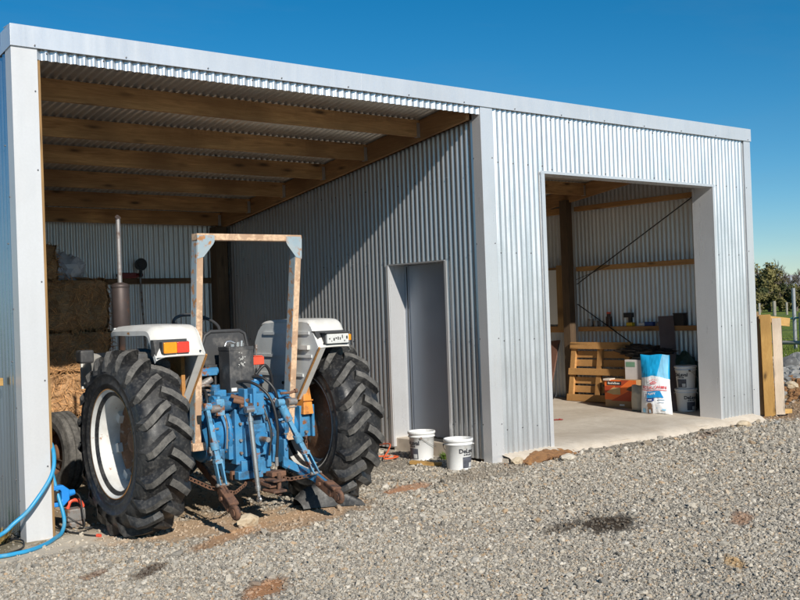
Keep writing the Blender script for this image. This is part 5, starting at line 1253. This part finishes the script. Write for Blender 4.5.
# trees
def leaf_mat(name, c0, c1):
    m, nt, b = newmat(name); vec = coords(nt); a = nz(nt, vec, .8, 4); c = nz(nt, vec, 5, 2)
    L(nt, mix(nt, ramp(nt, mix(nt, .5, a, c), [(.38, g(0)), (.62, g(1))]), c0, c1), b.inputs['Base Color']); b.inputs['Roughness'].default_value = .8; b.inputs['Specular IOR Level'].default_value = .2; return m
M['olive'] = leaf_mat('olive_foliage', (.085,.085,.03), (.21,.18,.07)); M['darkleaf'] = leaf_mat('dark_foliage', (.03,.042,.018), (.085,.095,.035)); M['bark'] = simple('bark', (.13,.105,.085), .9, 0, .3, 4)
def crown(mb, c, rad, n, size, seed, clumps=26):
    rs = np.random.default_rng(seed); cs = []
    for k in range(clumps):
        d = rs.normal(size=3); d /= np.linalg.norm(d); r = rs.random()**.45; p = np.array([d[0]*rad[0], d[1]*rad[1], d[2]*rad[2]])*r; cs.append((p, rs.uniform(.22,.40)))
    for i in range(n):
        p0, s_ = cs[i % clumps]; d = rs.normal(size=3); d /= np.linalg.norm(d); q = p0+d*s_*np.array(rad)*rs.random()**.35
        nrm = rs.normal(size=3)+d; nrm /= np.linalg.norm(nrm); a = np.cross(nrm, [.3,.5,.8]); a /= np.linalg.norm(a); b_ = np.cross(nrm, a); z = size*rs.uniform(.5,1.3); o_ = np.array(c)+q
        mb.add([o_-a*z-b_*z*.4, o_+a*z-b_*z*.5, o_+a*z*.6+b_*z, o_-a*z*.7+b_*z*.8], [(0,1,2,3)])
def leafy(name, label, cat, bearing, dist, h, rad, seed, mat, n=4200, size=.13, group=None):
    p = polar(bearing, dist); t_ = thing(name, label, cat, (p.x,p.y,0), seed, group)
    mb = MB(); mb.tube([(0,0,-.3),(.05,0,h*.3),(0,.06,h*.65),(.03,0,h*.9)], lambda t: .17*(1-.8*t), 8, sub=3)
    rs = random.Random(seed)
    for k in range(7):
        a = k*.9; z = h*(.25+.08*k); mb.tube([(0,0,z),(math.cos(a)*rad*.35,math.sin(a)*rad*.35,z+.12*h),(math.cos(a)*rad*.7,math.sin(a)*rad*.7,z+.2*h)], lambda t: .06*(1-.8*t), 6)
    mb.build('trunk', M['bark'], t_)
    mb = MB(); crown(mb, (0,0,h*.56), (rad,rad,h*.47), n, size, seed); mb.build('crown', mat, t_)
def bare(name, label, bearing, dist, h, seed, spread=.5, mat='bark', levels=5, group='bare winter trees beyond the paddock'):
    p = polar(bearing, dist); t_ = thing(name, label, 'tree', (p.x,p.y,0), 0, group); rs = random.Random(seed); tr = MB(); tw = tr
    def br(q, d, ln, r, lv):
        e = q+d*ln; mid = q.lerp(e,.5)+V((rs.gauss(0,1),rs.gauss(0,1),0))*ln*.05
        (tr if lv >= levels-1 else tw).tube([q,mid,e], lambda t: max(r,.016)*(1-.35*t), 6 if lv > 2 else 4, caps=False)
        if lv <= 0: return
        for k in range(3 if lv > 1 else 4):
            a = rs.uniform(0,6.28); s_ = spread*rs.uniform(.6,1.35); nd = (d+V((math.cos(a),math.sin(a),rs.uniform(-.1,.5)))*s_).normalized()
            br(q.lerp(e, rs.uniform(.5,1)), nd, ln*rs.uniform(.58,.8), r*.58, lv-1)
    br(V((0,0,-.2)), V((0,0,1)), h*.30, h*.021, levels)
    tr.build('trunk', M[mat], t_)
leafy('olive_tree', 'large olive brown leafy tree just right of the shed beyond the paddock', 'tree', 31.80, 112, 5.2, 2.2, 3, M['olive'], 3400, .12, 'leafy trees beyond the paddock')
leafy('olive_tree', 'smaller olive tree half behind the large olive tree', 'tree', 31.25, 118, 4.6, 1.7, 7, M['olive'], 2200, .11, 'leafy trees beyond the paddock')
bare('bare_tree', 'tall upright bare tree left of the grey pipe post', 30.72, 120, 7.2, 4, .34)
bare('bare_tree', 'spreading bare tree directly above the grey pipe post', 30.12, 116, 5.6, 9, .62)
bare('bare_tree', 'bare tree with fine twigs at the right edge of the picture', 29.72, 118, 6.4, 12, .5)
bare('bare_tree', 'thin bare tree between the olive trees and the upright bare tree', 31.0, 128, 6.4, 15, .4)
for k, (bb_, dd, h, rad, lb) in enumerate(((31.75,104,2.0,1.1,'dark green shrub at the foot of the large olive tree'), (31.3,106,2.3,1.0,'round dark shrub in front of the pale far building'), (30.75,104,2.2,.9,'dark shrub below the upright bare tree'), (30.42,105,2.6,.9,'taller dark shrub just left of the grey pipe post'), (29.95,104,2.4,1.1,'dark shrub right of the grey pipe post'), (29.55,106,2.2,1.2,'dark shrub at the right edge of the picture'))):
    leafy('shrub', lb, 'shrub', bb_, dd, h, rad, 30+k, M['darkleaf'] if k % 2 else M['olive'], 1500, .10, 'shrubs along the far side of the paddock')
fb = polar(30.6, 150); bd = thing('far_building', 'long low pale roofed building beyond the paddock trees', 'building', (fb.x,fb.y,0), R(-58))
mb = MB(); mb.bb((-7,-2.5,0), (9,2.5,1.9)); mb.build('wall', simple('far_wall', (.10,.10,.11), .8), bd)
mb = MB(); mb.prism([(-3.0,1.85),(3.0,1.85),(2.9,2.25),(.2,3.1),(-.2,3.1),(-2.9,2.25)], (-7.4,0,0), (0,1,0), (0,0,1), (16.8,0,0)); mb.build('roof', simple('far_roof', (.60,.63,.66), .5, 0, .05), bd)
fb = polar(29.5, 158); bd = thing('far_building', 'pale gabled farm building behind the bare trees', 'building', (fb.x,fb.y,0), R(-50))
mb = MB(); mb.bb((-5,-3,0), (5,3,2.6)); mb.build('wall', simple('pale_wall', (.42,.44,.46), .8), bd)
mb = MB(); mb.prism([(-3.3,2.5),(3.3,2.5),(0,4.4)], (-5.3,0,0), (0,1,0), (0,0,1), (10.6,0,0)); mb.build('roof', simple('grey_roof', (.34,.36,.39), .5, 0, .05), bd)
# distant shelter belt
mb = MB(); rs = np.random.default_rng(8)
for i in range(22000):
    be_ = rs.uniform(-25, 60); hh = 3.2+2.2*math.sin(be_*1.9)+1.4*math.sin(be_*5.3+1)+.8*math.sin(be_*13); p = polar(be_, rs.uniform(320,345), rs.random()**.8*max(1.2, hh)); z = rs.uniform(.25,.6)
    a = V(rs.normal(size=3)).normalized()*z; b_ = V(rs.normal(size=3)).normalized()*z
    mb.add([p-a,p+b_,p+a,p-b_], [(0,1,2,3)])
struct(mb.build('shelter_belt', M['darkleaf']), 'stuff')
# weed tufts at the shed foot
def tuft(loc, n, h, mat, label, seed):
    rs = np.random.default_rng(seed); mb = MB()
    for i in range(n):
        a = rs.uniform(0,6.28); r = rs.random()*.07; x0, y0 = math.cos(a)*r, math.sin(a)*r; d = V((math.cos(a)*rs.uniform(.2,.9), math.sin(a)*rs.uniform(.2,.9), 1)).normalized(); l_ = h*rs.uniform(.5,1.1); w2 = V((-math.sin(a),math.cos(a),0))*rs.uniform(.003,.009)
        p = V((x0,y0,0)); q = p+d*l_*.6; e = p+d*l_+V((d.x,d.y,-.5))*l_*.25; mb.add([p-w2,p+w2,q+w2,q-w2,e], [(0,1,2,3),(3,2,4)])
    tag(mb.build('weed', mat, None, loc=loc), label, 'weed')
M['weed'] = leaf_mat('weed_leaf', (.05,.10,.015), (.14,.19,.03)); M['deadweed'] = leaf_mat('dead_weed', (.16,.12,.04), (.30,.20,.07))
tuft((4.74,.60,float(gz(4.74,.6))), 70, .12, M['weed'], 'small green weed between the two white buckets', 1)
tuft((-.16,.14,float(gz(-.16,.14))), 90, .16, M['deadweed'], 'brown dead weed at the foot of the left outer wall', 2)
tuft((-.28,.34,float(gz(-.28,.34))), 70, .24, M['weed'], 'green leafy weed against the left outer wall', 3)
